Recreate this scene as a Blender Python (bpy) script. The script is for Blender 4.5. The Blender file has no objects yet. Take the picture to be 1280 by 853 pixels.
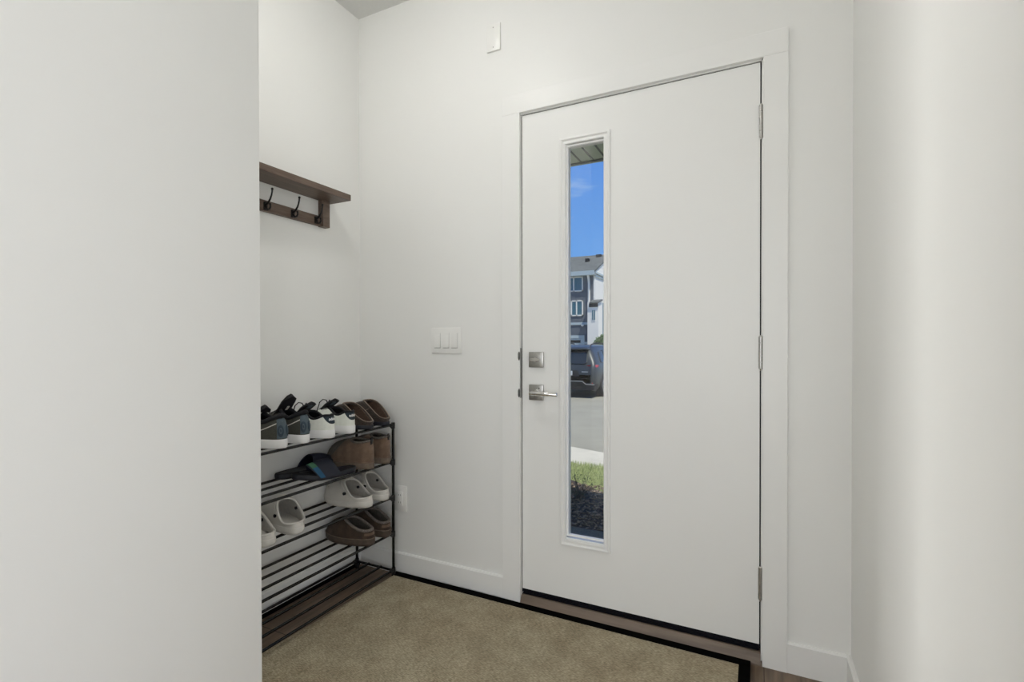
import bpy, bmesh, math, random
from mathutils import Vector, Matrix
PI = math.pi
random.seed(7)
COL = bpy.context.scene.collection

# ------------------------------------------------------------------ materials
def mat(name, col, rough=.5, metal=0., spec=.5, noise=None, bump=None, emit=None, coat=0., sheen=0.):
    """noise=(scale, amount, detail) varies the colour; bump=(scale, strength, distance)"""
    m = bpy.data.materials.new(name); m.use_nodes = True
    nt = m.node_tree; b = nt.nodes['Principled BSDF']
    b.inputs['Base Color'].default_value = (*col, 1)
    b.inputs['Roughness'].default_value = rough
    b.inputs['Metallic'].default_value = metal
    b.inputs['Specular IOR Level'].default_value = spec
    b.inputs['Coat Weight'].default_value = coat
    b.inputs['Sheen Weight'].default_value = sheen
    tc = nt.nodes.new('ShaderNodeTexCoord')
    if noise:
        n = nt.nodes.new('ShaderNodeTexNoise'); n.inputs['Scale'].default_value = noise[0]
        n.inputs['Detail'].default_value = noise[2] if len(noise) > 2 else 3
        nt.links.new(tc.outputs['Object'], n.inputs['Vector'])
        r = nt.nodes.new('ShaderNodeValToRGB'); a = noise[1]
        r.color_ramp.elements[0].position = .3; r.color_ramp.elements[1].position = .7
        r.color_ramp.elements[0].color = (*[c * (1 - a) for c in col], 1)
        r.color_ramp.elements[1].color = (*[min(1, c * (1 + a)) for c in col], 1)
        nt.links.new(n.outputs['Fac'], r.inputs['Fac']); nt.links.new(r.outputs['Color'], b.inputs['Base Color'])
    if bump:
        n = nt.nodes.new('ShaderNodeTexNoise'); n.inputs['Scale'].default_value = bump[0]; n.inputs['Detail'].default_value = 4
        nt.links.new(tc.outputs['Object'], n.inputs['Vector'])
        bp = nt.nodes.new('ShaderNodeBump'); bp.inputs['Strength'].default_value = bump[1]; bp.inputs['Distance'].default_value = bump[2]
        nt.links.new(n.outputs['Fac'], bp.inputs['Height']); nt.links.new(bp.outputs['Normal'], b.inputs['Normal'])
    if emit:
        b.inputs['Emission Color'].default_value = (*emit[0], 1); b.inputs['Emission Strength'].default_value = emit[1]
    return m

P_REAR, P_LIV, E1, E2, P_RT = 61, 680, 38., 1., 55
WALLC = (.833, .836, .819)
M = {}
M['wall'] = mat('wall_paint', WALLC, .42, spec=.42, bump=(260, .06, .001))
M['ceiling'] = mat('ceiling_paint', (.74, .742, .73), .9, spec=.1, bump=(90, .5, .004))
M['trim'] = mat('trim_paint', (.846, .849, .834), .35, spec=.45)
M['door'] = mat('door_paint', (.846, .849, .834), .38, spec=.45, bump=(120, .04, .001))
M['wood'] = None
M['plastic'] = mat('white_plastic', (.85, .85, .83), .28)
M['stop'] = mat('bright_white_vinyl', (.93, .93, .93), .3)
M['plastic_dk'] = mat('shadow_gap', (.12, .12, .11), .6)
M['nickel'] = mat('satin_nickel', (.50, .49, .47), .30, 1.0, noise=(140, .08, 2))
M['chrome'] = mat('polished_nickel', (.78, .77, .75), .16, 1.0)
M['blackrub'] = mat('black_rubber', (.003, .003, .006), .55, spec=.15)
M['jambgray'] = mat('brushed_steel', (.38, .38, .37), .4, .9)
M['latch'] = mat('dark_steel', (.13, .13, .125), .4, .6)
M['rack'] = mat('black_enamel', (.003, .003, .003), .2, spec=.5)
M['rackj'] = mat('black_moulded_plastic', (.008, .008, .008), .45)
M['hook'] = mat('oil_rubbed_iron', (.012, .011, .011), .38, .3)
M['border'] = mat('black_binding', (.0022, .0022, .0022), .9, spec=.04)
M['emit'] = mat('lamp_diffuser', (.9, .9, .88), .4, emit=((1, .98, .945), E1))
M['emit2'] = mat('added_hall_diffuser', (.9, .9, .88), .4, emit=((1, .98, .945), E2))  # glow of the hall lamps added as fill

def wood_mat(name, c1, c2, axis='Y', scale=1., rough=.4, plank=None, spec=.4):
    m = bpy.data.materials.new(name); m.use_nodes = True; nt = m.node_tree; b = nt.nodes['Principled BSDF']
    tc = nt.nodes.new('ShaderNodeTexCoord'); mp = nt.nodes.new('ShaderNodeMapping')
    s = (14, 1.2, 14) if axis == 'Y' else (1.2, 14, 14)
    mp.inputs['Scale'].default_value = [v * scale for v in s]
    n = nt.nodes.new('ShaderNodeTexNoise'); n.inputs['Scale'].default_value = 3; n.inputs['Detail'].default_value = 8; n.inputs['Distortion'].default_value = .6
    r = nt.nodes.new('ShaderNodeValToRGB'); r.color_ramp.elements[0].color = (*c1, 1); r.color_ramp.elements[1].color = (*c2, 1)
    r.color_ramp.elements[0].position = .32; r.color_ramp.elements[1].position = .68
    nt.links.new(tc.outputs['Object'], mp.inputs['Vector']); nt.links.new(mp.outputs['Vector'], n.inputs['Vector'])
    nt.links.new(n.outputs['Fac'], r.inputs['Fac'])
    out = r.outputs['Color']
    if plank:
        mp2 = nt.nodes.new('ShaderNodeMapping'); mp2.inputs['Rotation'].default_value = (0, 0, PI / 2)
        bk = nt.nodes.new('ShaderNodeTexBrick'); bk.inputs['Scale'].default_value = 1
        bk.inputs['Brick Width'].default_value = 1.22; bk.inputs['Row Height'].default_value = .18; bk.inputs['Mortar Size'].default_value = .0015
        bk.inputs['Color1'].default_value = (.75, .75, .75, 1); bk.inputs['Color2'].default_value = (1, 1, 1, 1); bk.inputs['Mortar'].default_value = (.15, .13, .12, 1)
        nt.links.new(tc.outputs['Object'], mp2.inputs['Vector']); nt.links.new(mp2.outputs['Vector'], bk.inputs['Vector'])
        mx = nt.nodes.new('ShaderNodeMix'); mx.data_type = 'RGBA'; mx.blend_type = 'MULTIPLY'; mx.inputs[0].default_value = 1
        nt.links.new(out, mx.inputs[6]); nt.links.new(bk.outputs['Color'], mx.inputs[7]); out = mx.outputs[2]
    nt.links.new(out, b.inputs['Base Color']); b.inputs['Roughness'].default_value = rough; b.inputs['Specular IOR Level'].default_value = spec
    return m
M['floor'] = wood_mat('vinyl_plank', (.125, .084, .056), (.27, .192, .132), 'Y', 1, .38, plank=True)
M['sill'] = wood_mat('threshold_wood', (.14, .105, .078), (.23, .175, .132), 'X', 1, .45)
M['walnut'] = wood_mat('brown_stained_wood', (.095, .064, .048), (.17, .120, .090), 'Y', 2.2, .42)

def rug_mat():
    m = bpy.data.materials.new('olive_brown_carpet'); m.use_nodes = True; nt = m.node_tree; b = nt.nodes['Principled BSDF']
    tc = nt.nodes.new('ShaderNodeTexCoord')
    def noise(s, d, vec=None):
        n = nt.nodes.new('ShaderNodeTexNoise'); n.inputs['Scale'].default_value = s; n.inputs['Detail'].default_value = d
        nt.links.new(vec or tc.outputs['Object'], n.inputs['Vector']); return n.outputs['Fac']
    def ramp(f, c1, c2, p1=.35, p2=.65):
        r = nt.nodes.new('ShaderNodeValToRGB'); r.color_ramp.elements[0].position = p1; r.color_ramp.elements[1].position = p2
        r.color_ramp.elements[0].color = (*c1, 1); r.color_ramp.elements[1].color = (*c2, 1); nt.links.new(f, r.inputs['Fac']); return r.outputs['Color']
    def mul(a, c, t='MULTIPLY', f=1):
        mx = nt.nodes.new('ShaderNodeMix'); mx.data_type = 'RGBA'; mx.blend_type = t; mx.inputs[0].default_value = f
        nt.links.new(a, mx.inputs[6]); nt.links.new(c, mx.inputs[7]); return mx.outputs[2]
    mp = nt.nodes.new('ShaderNodeMapping'); mp.inputs['Scale'].default_value = (90, 520, 200)
    nt.links.new(tc.outputs['Object'], mp.inputs['Vector'])
    c = ramp(noise(3.2, 4), (.425, .360, .252), (.470, .415, .298))
    c = mul(c, ramp(noise(1, 3, mp.outputs['Vector']), (.55, .54, .52), (1.25, 1.25, 1.25), .35, .65))
    c = mul(c, ramp(noise(11, 3), (.86, .85, .84), (1.06, 1.06, 1.06)))
    nt.links.new(c, b.inputs['Base Color']); b.inputs['Roughness'].default_value = .95; b.inputs['Specular IOR Level'].default_value = .1
    w = nt.nodes.new('ShaderNodeTexWave'); w.bands_direction = 'Y'; w.inputs['Scale'].default_value = 62; w.inputs['Distortion'].default_value = 1.2
    w.inputs['Detail'].default_value = 2
    nt.links.new(tc.outputs['Object'], w.inputs['Vector'])
    bp = nt.nodes.new('ShaderNodeBump'); bp.inputs['Strength'].default_value = .5; bp.inputs['Distance'].default_value = .003
    nt.links.new(w.outputs['Fac'], bp.inputs['Height']); nt.links.new(bp.outputs['Normal'], b.inputs['Normal'])
    return m
M['rug'] = rug_mat()

def glass_mat(name, tint=(.985, .98, .955), refl=.045):
    m = bpy.data.materials.new(name); m.use_nodes = True; nt = m.node_tree
    for n in list(nt.nodes): nt.nodes.remove(n)
    o = nt.nodes.new('ShaderNodeOutputMaterial'); t = nt.nodes.new('ShaderNodeBsdfTransparent'); g = nt.nodes.new('ShaderNodeBsdfGlossy')
    g.inputs['Roughness'].default_value = .0; t.inputs['Color'].default_value = (*tint, 1)
    mx = nt.nodes.new('ShaderNodeMixShader'); mx.inputs[0].default_value = refl
    nt.links.new(t.outputs[0], mx.inputs[1]); nt.links.new(g.outputs[0], mx.inputs[2]); nt.links.new(mx.outputs[0], o.inputs['Surface'])
    return m
M['glass'] = glass_mat('clear_glass')

# ------------------------------------------------------------------ geometry helpers
def finish(name, bm, m, parent=None, smooth=False, kind=None, angle=35):
    bmesh.ops.recalc_face_normals(bm, faces=bm.faces)
    me = bpy.data.meshes.new(name); bm.to_mesh(me); bm.free()
    ms = m if isinstance(m, (list, tuple)) else [m]
    for x in ms: me.materials.append(x)
    if smooth:
        for p in me.polygons: p.use_smooth = True
        if angle < 180: me.set_sharp_from_angle(angle=math.radians(angle))
    o = bpy.data.objects.new(name, me); COL.objects.link(o)
    if parent: o.parent = parent
    if kind: o['kind'] = kind
    return o
def box(bm, x0, x1, y0, y1, z0, z1, bev=0., seg=2, rot=None, piv=None):
    r = bmesh.ops.create_cube(bm, size=1)
    vs = r['verts']
    for v in vs:
        v.co = Vector(((x0 + x1) / 2 + v.co.x * (x1 - x0), (y0 + y1) / 2 + v.co.y * (y1 - y0), (z0 + z1) / 2 + v.co.z * (z1 - z0)))
    if rot is not None:
        p = Vector(piv) if piv else Vector(((x0 + x1) / 2, (y0 + y1) / 2, (z0 + z1) / 2))
        for v in vs: v.co = p + rot @ (v.co - p)
    if bev > 0:
        es = list({e for v in vs for e in v.link_edges})
        bmesh.ops.bevel(bm, geom=es, offset=bev, segments=seg, affect='EDGES', profile=.5)
def tube(bm, pts, rad, seg=10, cap=True, closed=False):
    pts = [Vector(p) for p in pts]; n = len(pts)
    rads = rad if isinstance(rad, (list, tuple)) else [rad] * n
    rings = []; up = None
    for i, p in enumerate(pts):
        if closed: d = pts[(i + 1) % n] - pts[i - 1]
        else: d = pts[min(i + 1, n - 1)] - pts[max(i - 1, 0)]
        d.normalize()
        if up is None:
            up = Vector((0, 0, 1)) if abs(d.z) < .9 else Vector((1, 0, 0))
        a = (up - d * up.dot(d)).normalized(); b = d.cross(a); up = a
        rings.append([bm.verts.new(p + (a * math.cos(2 * PI * k / seg) + b * math.sin(2 * PI * k / seg)) * rads[i]) for k in range(seg)])
    m = n if closed else n - 1
    for i in range(m):
        A, B = rings[i], rings[(i + 1) % n]
        for k in range(seg): bm.faces.new((A[k], A[(k + 1) % seg], B[(k + 1) % seg], B[k]))
    if cap and not closed:
        bm.faces.new(list(reversed(rings[0]))); bm.faces.new(rings[-1])
def loft(bm, rings, cap0=True, cap1=True, closed=True):
    R = [[bm.verts.new(Vector(p)) for p in r] for r in rings]
    n = len(R[0])
    for a, b in zip(R[:-1], R[1:]):
        for k in range(n if closed else n - 1):
            try: bm.faces.new((a[k], a[(k + 1) % n], b[(k + 1) % n], b[k]))
            except ValueError: pass
    if cap0: bm.faces.new(list(reversed(R[0])))
    if cap1: bm.faces.new(R[-1])
    return R
def prism(bm, poly, axis, a, b):
    """poly in the two remaining axes, extruded from a to b along axis"""
    def P(u, v, w): return {'x': (w, u, v), 'y': (u, w, v), 'z': (u, v, w)}[axis]
    loft(bm, [[P(u, v, a) for u, v in poly], [P(u, v, b) for u, v in poly]])
def B(name, parts, m, parent=None, bev=0., kind=None, smooth=False):
    bm = bmesh.new()
    for p in parts: box(bm, *p, bev=bev)
    return finish(name, bm, m, parent, smooth, kind)
def thing(name, label, cat, loc=(0, 0, 0), rz=0., group=None):
    o = bpy.data.objects.new(name, None); o.empty_display_size = .05; COL.objects.link(o)
    o.location = loc; o.rotation_euler = (0, 0, rz); o['label'] = label; o['category'] = cat
    if group: o['group'] = group
    return o
def tag(o, label, cat, group=None):
    o['label'] = label; o['category'] = cat
    if group: o['group'] = group
    return o
def part(name, m, parent, fn, smooth=False, label=None, angle=35):
    bm = bmesh.new(); fn(bm); o = finish(name, bm, m, parent, smooth, angle=angle)
    if label: o['label'] = label
    return o
def split_loose(o):
    """every connected piece of o becomes an object of its own, same name and parent"""
    bm = bmesh.new(); bm.from_mesh(o.data); bm.verts.ensure_lookup_table(); seen = set(); isl = []
    for v in bm.verts:
        if v.index in seen: continue
        st = [v]; cur = set(); seen.add(v.index)
        while st:
            a = st.pop(); cur.add(a.index)
            for e in a.link_edges:
                b = e.other_vert(a)
                if b.index not in seen: seen.add(b.index); st.append(b)
        isl.append(cur)
    bm.free()
    base = o.data
    for k, cur in enumerate(isl):
        b2 = bmesh.new(); b2.from_mesh(base); b2.verts.ensure_lookup_table()
        bmesh.ops.delete(b2, geom=[v for v in b2.verts if v.index not in cur], context='VERTS')
        me = bpy.data.meshes.new(o.name); b2.to_mesh(me); b2.free()
        for m_ in base.materials: me.materials.append(m_)
        if k == 0: tgt = o
        else: tgt = o.copy(); COL.objects.link(tgt)
        tgt.data = me
def dup(root):
    r = root.copy(); COL.objects.link(r)
    for ch in list(root.children):
        c = ch.copy(); COL.objects.link(c); c.parent = r
        for g in list(ch.children):
            d = g.copy(); COL.objects.link(d); d.parent = c
    return r
def text_bm(s, size, depth):
    cu = bpy.data.curves.new('txt', 'FONT'); cu.body = s; cu.size = size; cu.extrude = depth; cu.align_x = 'CENTER'; cu.align_y = 'CENTER'
    cu.resolution_u = 3; cu.offset = size * .02
    o = bpy.data.objects.new('txt', cu); COL.objects.link(o)
    dg = bpy.context.evaluated_depsgraph_get(); me = bpy.data.meshes.new_from_object(o.evaluated_get(dg))
    bm = bmesh.new(); bm.from_mesh(me)
    bpy.data.objects.remove(o); bpy.data.curves.remove(cu); bpy.data.meshes.remove(me)
    return bm

# ------------------------------------------------------------------ room shell
XL, XR, ZC = -1.8417, .2535, 2.771
XF = -1.0            # foreground wall face
YJ = -1.72  # right wall stops here to let light from the added window in
YD0, YD1 = -1.70, -2.18   # added opening, sized to throw a bright band on the right wall
YF = -1.1974         # its end
YB = -5.2            # back wall
S = 'structure'
B('floor', [(-7.2, 2.6, -8.6, .10, -.12, 0)], M['floor'], kind=S)
B('ceiling', [(-7.2, 2.6, -8.6, .12, ZC, ZC + .2)], M['ceiling'], kind=S)
B('wall_back', [(XL - .1, -.9437, 0, .12, 0, ZC), (.0053, XR, 0, .12, 0, ZC), (-.9437, .0053, 0, .12, 2.108, ZC)], M['wall'], kind=S)
B('wall_left', [(XL - .12, XL, YF - .12, .12, -.1, ZC)], M['wall'], kind=S)
B('wall_right', [(XR, XR + .12, YJ, .12, -.1, ZC)], M['wall'], kind=S)
def wf(bm):
    box(bm, XF - .12, XF, YD0, YF, 0, ZC, bev=.004)
    box(bm, XL, XF - .12, YF - .12, YF, 0, ZC)
part('wall_hall', M['wall'], None, wf, True)['kind'] = S
B('wall_hall_rear', [(XF - .12, XF, YB, YD1, 0, ZC)], M['wall'], kind=S)
B('wall_living_front', [(-7.2, XL - .12, YF - .24, YF - .12, -.1, ZC), (XL - .12, XL, YF - .24, YF - .12, -.1, ZC)], M['wall'], kind=S)
def holed(name, ax, f0, f1, a0, a1, w0, w1, z0, z1, t=1):
    q = [(a0, w0, -.1, ZC), (w1, a1, -.1, ZC), (w0, w1, -.1, z0), (w0, w1, z1, ZC)]
    B(name, [(a, b, f0, f1, c, d) if ax == 'x' else (f0, f1, a, b, c, d) for a, b, c, d in q], M['wall'], kind=S)
holed('wall_rear', 'x', YB - .12, YB, XF, 2.62, -.75, 1.95, .35, 2.35)
holed('wall_living_left', 'y', -7.2, -7.08, -8.6, YF - .12, -8.4, -6.2, .25, 2.5)
B('wall_living_rear', [(-7.2, XF - .12, -8.6, -8.48, -.1, ZC), (XF - .12, XF, -8.6, YB, -.1, ZC)], M['wall'], kind=S)
holed('wall_far_right', 'y', 2.5, 2.62, YB, YJ, -4.95, -3.25, .3, 2.4)
B('wall_hall_right', [(XR, 2.6, YJ, YJ + .12, -.1, ZC)], M['wall'], kind=S)
def winframe(name, ax, f, w0, w1, z0, z1):
    q = [(w0, w0 + .05, z0, z1), (w1 - .05, w1, z0, z1), (w0, w1, z0, z0 + .05), (w0, w1, z1 - .05, z1), ((w0 + w1) / 2 - .025, (w0 + w1) / 2 + .025, z0, z1)]
    B(name, [(a, b, f, f + .06, c, d) if ax == 'x' else (f, f + .06, a, b, c, d) for a, b, c, d in q], M['trim'], kind=S)
winframe('window_added_rear', 'x', YB - .1, -.75, 1.95, .35, 2.35)  # unseen window added for soft fill from behind
winframe('window_added_right', 'y', 2.53, -4.95, -3.25, .3, 2.4)  # unseen window added to brighten the alcove
winframe('window_added_living', 'y', -7.17, -8.4, -6.2, .25, 2.5)  # unseen window added as source of the right-wall light band
def fill_area(name, loc, rot, w, h, power, col):  # area light set outside an added, unseen window
    l = bpy.data.lights.new(name, 'AREA'); l.shape = 'RECTANGLE'; l.size = w; l.size_y = h; l.energy = power; l.color = col
    o = bpy.data.objects.new(name, l); COL.objects.link(o); o.location = loc; o.rotation_euler = rot
fill_area('added_window_fill', (.6, YB - .14, 1.35), (PI / 2, 0, 0), 2.7, 2.0, P_REAR, (1, .985, .95))
fill_area('added_window_fill', (2.64, -4.10, 1.35), (PI / 2, 0, PI / 2), 1.7, 2.1, P_RT, (1, .985, .95))
fill_area('added_window_fill', (-7.22, -7.3, 1.375), (PI / 2, 0, -PI / 2), 2.2, 2.25, P_LIV, (1, .985, .95))
BH, BT = .1036, .013
def bprof(h=BH, t=BT): return [(0, 0), (-t, 0), (-t, h - .006), (-t + .006, h), (0, h)]
def bb(name, ax, face, a, b, sgn):
    bm = bmesh.new(); pr = [(face + sgn * -u, v) for u, v in bprof()]
    if ax == 'x': prism(bm, [(p, q) for p, q in pr], 'x', a, b)
    else: prism(bm, [(p, q) for p, q in pr], 'y', a, b)
    return finish(name, bm, M['trim'], kind=S)
bb('baseboard_back', 'x', 0, XL + BT, -1.0165, -1)
bb('baseboard_back_right', 'x', 0, .0702, XR - BT, -1)
bb('baseboard_left', 'y', XL, YF, 0, 1)
bb('baseboard_right', 'y', XR, YJ, 0, -1)
bb('baseboard_hall', 'y', XF, YD0, YF, 1)
bb('baseboard_hall_rear', 'y', XF, YB, YD1, 1)

B('dark_gap_strip', [(XL + BT, XL + BT + .0012, YF, -.02, 0, .019)], M['border'], kind=S)  # thin black strip added for the dark gap at the wall foot
# casing + jamb
CI, CO, RI, RO, HI, HO, CY = -.9327, -1.0165, -.0058, .0702, 2.1044, 2.187, -.016
bm = bmesh.new()
box(bm, CO, CI, CY, 0, 0, HI, bev=.0015); box(bm, RI, RO, CY, 0, 0, HI, bev=.0015); box(bm, CO, RO, CY, 0, HI, HO, bev=.0015)
finish('trim_casing', bm, M['trim'], kind=S)
bm = bmesh.new()
box(bm, -.9437, -.9322, 0, .14, .0, 2.108); box(bm, -.0102, .0053, 0, .14, .0, 2.108); box(bm, -.9437, .0053, 0, .14, 2.1000, 2.108)
box(bm, -.9322, -.9200, .052, .14, .045, 2.1); box(bm, -.0222, -.0102, .052, .14, .045, 2.1); box(bm, -.93, -.01, .052, .14, 2.086, 2.1)
finish('trim_jamb', bm, M['trim'], kind=S)
bm = bmesh.new()
prism(bm, [(-.0175, .0), (-.0175, .006), (-.014, .013), (-.003, .036), (.003, .040), (.16, .040), (.16, -.1), (.12, -.1), (.12, 0)], 'x', -.9322, -.0102)
finish('trim_threshold', bm, M['sill'], kind=S)
B('trim_reducer', [(-.0102, RI, -.0175, -.0005, 0, .012)], M['sill'], kind=S)

# ------------------------------------------------------------------ the door
door = bpy.data.objects.new('door_1', None); COL.objects.link(door); door.location = (-.9287, .004, 0); door['kind'] = S
door['label'] = 'white front door with a tall narrow window'
DX = .9287
LW, Z0, Z1, TH = .914, .066, 2.097, .045
gx0, gx1, gz0, gz1 = -.7205 + DX, -.5715 + DX, .333, 1.928
ox0, ox1, oz0, oz1 = -.755 + DX, -.5435 + DX, .287, 1.964
def leaf(bm):
    h = .014
    box(bm, 0, gx0 - h, 0, TH, Z0, Z1); box(bm, gx1 + h, LW, 0, TH, Z0, Z1)
    box(bm, gx0 - h, gx1 + h, 0, TH, Z0, gz0 - h); box(bm, gx0 - h, gx1 + h, 0, TH, gz1 + h, Z1)
    bmesh.ops.remove_doubles(bm, verts=bm.verts, dist=1e-5)
leafo = part('door_leaf', M['door'], door, leaf)
# window moulding: mitred profile (distance from outer edge inward, protrusion)
def moulding(bm, x0, x1, z0, z1, prof):
    rings = []
    for d, y in prof: rings.append([(x0 + d, y, z0 + d), (x1 - d, y, z0 + d), (x1 - d, y, z1 - d), (x0 + d, y, z1 - d)])
    loft(bm, rings, False, False)
part('window_moulding', M['trim'], door, lambda bm: moulding(bm, ox0, ox1, oz0, oz1,
     [(0, 0), (0, -.008), (.0015, -.0105), (.007, -.0115), (.010, -.0095), (.0115, -.0065), (.0145, -.006), (.022, -.0085), (.0255, -.0075), (.0262, -.002), (.0265, .006)]))
part('window_stop', M['stop'], door, lambda bm: moulding(bm, gx0 - .0075, gx1 + .0075, gz0 - .0075, gz1 + .0075,
     [(-.0005, .010), (-.0005, .0025), (.0045, .0025), (.0068, .0060), (.0072, .016)]), label='bright white glazing stop')
part('window_pane', M['glass'], door, lambda bm: box(bm, gx0 - .004, gx1 + .004, .0150, .0185, gz0 - .004, gz1 + .004))
part('window_moulding', M['trim'], door, lambda bm: moulding(bm, ox0, ox1, oz0, oz1,
     [(0, TH), (0, TH + .009), (.012, TH + .011), (.0275, TH + .004), (.034, TH - .012), (.034, .022)]))
def sweep(bm):
    box(bm, .002, LW - .002, .003, TH - .003, .0415, .0665)
    for k in range(3): box(bm, .001, LW - .001, .0005 + k * .001, .004, .044 + k * .0075, .0485 + k * .0075, bev=.001)
part('door_sweep', M['blackrub'], door, sweep, label='black rubber sweep along the bottom edge')
def sealf(bm):
    box(bm, -.0032, -.0001, .003, .05, .05, Z1); box(bm, LW + .0001, LW + .0034, .003, .05, .05, Z1); box(bm, 0, LW, .003, .05, Z1 + .0002, Z1 + .0028)
part('weather_seal', M['blackrub'], door, sealf)
# hinges
for zc in (1.890, 1.088, .282):
    def hg(bm, zc=zc):
        for k in range(5):
            z = zc - .056 + k * .0224
            tube(bm, [(LW + .0030, -.0048, z + .0006), (LW + .0030, -.0048, z + .0218)], .0068, 14)
    h = part('hinge', M['nickel'], door, hg, True)
    part('hinge_pin', M['chrome'], h, lambda bm, zc=zc: (tube(bm, [(LW + .003, -.0048, zc - .0625), (LW + .003, -.0048, zc - .056)], [.003, .0062], 12),
                                                     tube(bm, [(LW + .003, -.0048, zc + .056), (LW + .003, -.0048, zc + .0605)], [.0062, .0035], 12)), True)
    part('hinge_leaf', M['jambgray'], h, lambda bm, zc=zc: (box(bm, LW + .0048, LW + .0076, -.003, .03, zc - .056, zc + .056)))
# deadbolt
db = part('deadbolt', M['nickel'], door, lambda bm: box(bm, -.8935 + DX, -.8268 + DX, -.0125, 0, 1.0205, 1.0860, bev=.0025), True)
def turn(bm):
    cx, cz = -.860 + DX, 1.0535
    tube(bm, [(cx, -.012, cz), (cx, -.022, cz)], [.011, .009], 20)
    prism(bm, [(cx - .021, cz - .003), (cx - .017, cz - .0065), (cx + .017, cz - .0065), (cx + .021, cz - .003), (cx + .021, cz + .003), (cx + .017, cz + .0065), (cx - .017, cz + .0065), (cx - .021, cz + .003)], 'y', -.030, -.020)
part('thumb_turn', M['chrome'], db, turn, True)
lv = part('door_handle', M['nickel'], door, lambda bm: box(bm, -.8935 + DX, -.8285 + DX, -.0115, 0, .8810, .9480, bev=.0025), True)
def lever(bm):
    cx, cz = -.858 + DX, .9135
    tube(bm, [(cx, -.010, cz), (cx, -.0125, cz), (cx, -.048, cz)], [.015, .0105, .0105], 20)
    tube(bm, [(cx - .0145, -.052, cz + .0015), (cx - .0135, -.052, cz + .0015), (cx + .04, -.0525, cz), (cx + .1065, -.0525, cz - .0005), (cx + .108, -.0525, cz - .0005)], [.0072, .0085, .0085, .0085, .0072], 22)
part('lever', M['chrome'], lv, lever, True, angle=50)
part('privacy_button', M['plastic_dk'], lv, lambda bm: tube(bm, [(-.8455 + DX, -.0112, .9325), (-.8455 + DX, -.0135, .9325)], .0032, 12), True)
# strike
def strike(bm):
    box(bm, CI - .0012, CI + .0008, -.0115, .004, .888, 1.102, bev=.0005)
strk = bpy.data.objects.new('trim_strike', None); COL.objects.link(strk); strk['kind'] = S
part('strike_plate', M['jambgray'], strk, strike)
for z in (1.068, .9095):
    part('latch_pocket', M['latch'], strk, lambda bm, z=z: tube(bm, [(CI - .002, -.0165, z - .018), (CI - .001, -.019, z - .010), (CI - .001, -.019, z + .010), (CI - .002, -.0165, z + .018)], [.002, .005, .005, .002], 12), True)

# ------------------------------------------------------------------ wall fittings
sw = thing('light_switch', 'white three-gang light switch plate on the wall left of the front door', 'light switch', (-1.3134, 0, 1.1355))
part('wall_plate', M['plastic'], sw, lambda bm: box(bm, -.083, .083, -.0068, 0, -.0605, .0600, bev=.0035, seg=2), True)
for i, (cx, tilt) in enumerate(((-.0475, 0.085), (0, .085), (.0465, -.03))):
    def rk(bm, cx=cx, tilt=tilt):
        box(bm, cx - .0158, cx + .0158, -.0090, -.004, -.0325, .0345, bev=.0012, rot=Matrix.Rotation(-tilt, 3, 'X'))
    rkr = part('rocker', M['plastic'], sw, rk, True)
    part('rocker_gap', M['plastic_dk'], rkr, lambda bm, cx=cx: (box(bm, cx - .0168, cx + .0168, -.00715, -.0062, -.0348, -.0330), box(bm, cx + .0160, cx + .0168, -.0070, -.0062, -.0335, .0355)))
    for zz in (.0475, -.0475): part('screw', M['trim'], sw, lambda bm, cx=cx, zz=zz: tube(bm, [(cx, -.006, zz), (cx, -.0078, zz)], .0027, 10), True)
ch = thing('blank_plate', 'white blank cover plate high on the wall near the door casing corner', 'wall plate', (-1.061, 0, 2.4625))
part('wall_plate', M['plastic'], ch, lambda bm: box(bm, -.0335, .0335, -.009, 0, -.0585, .0585, bev=.002), True)
for z in (.043, -.043): part('screw', M['jambgray'], ch, lambda bm, z=z: tube(bm, [(0, -.0085, z), (0, -.0098, z)], .0026, 10), True)
ou = thing('power_outlet', 'white power outlet low on the wall beside the shoe rack', 'outlet', (-1.581, 0, .3675))
part('wall_plate', M['plastic'], ou, lambda bm: box(bm, -.036, .036, -.0075, 0, -.062, .062, bev=.003), True)
part('socket_face', M['plastic'], ou, lambda bm: box(bm, -.0168, .0168, -.0125, -.005, -.034, .034, bev=.002), True)
sock = part('socket_slot', M['plastic_dk'], ou, lambda bm: [box(bm, sx - .001, sx + .001, -.0129, -.012, sz - .004, sz + .004) for sx in (-.006, .006) for sz in (-.018, .018)])

split_loose(sock)
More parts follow.
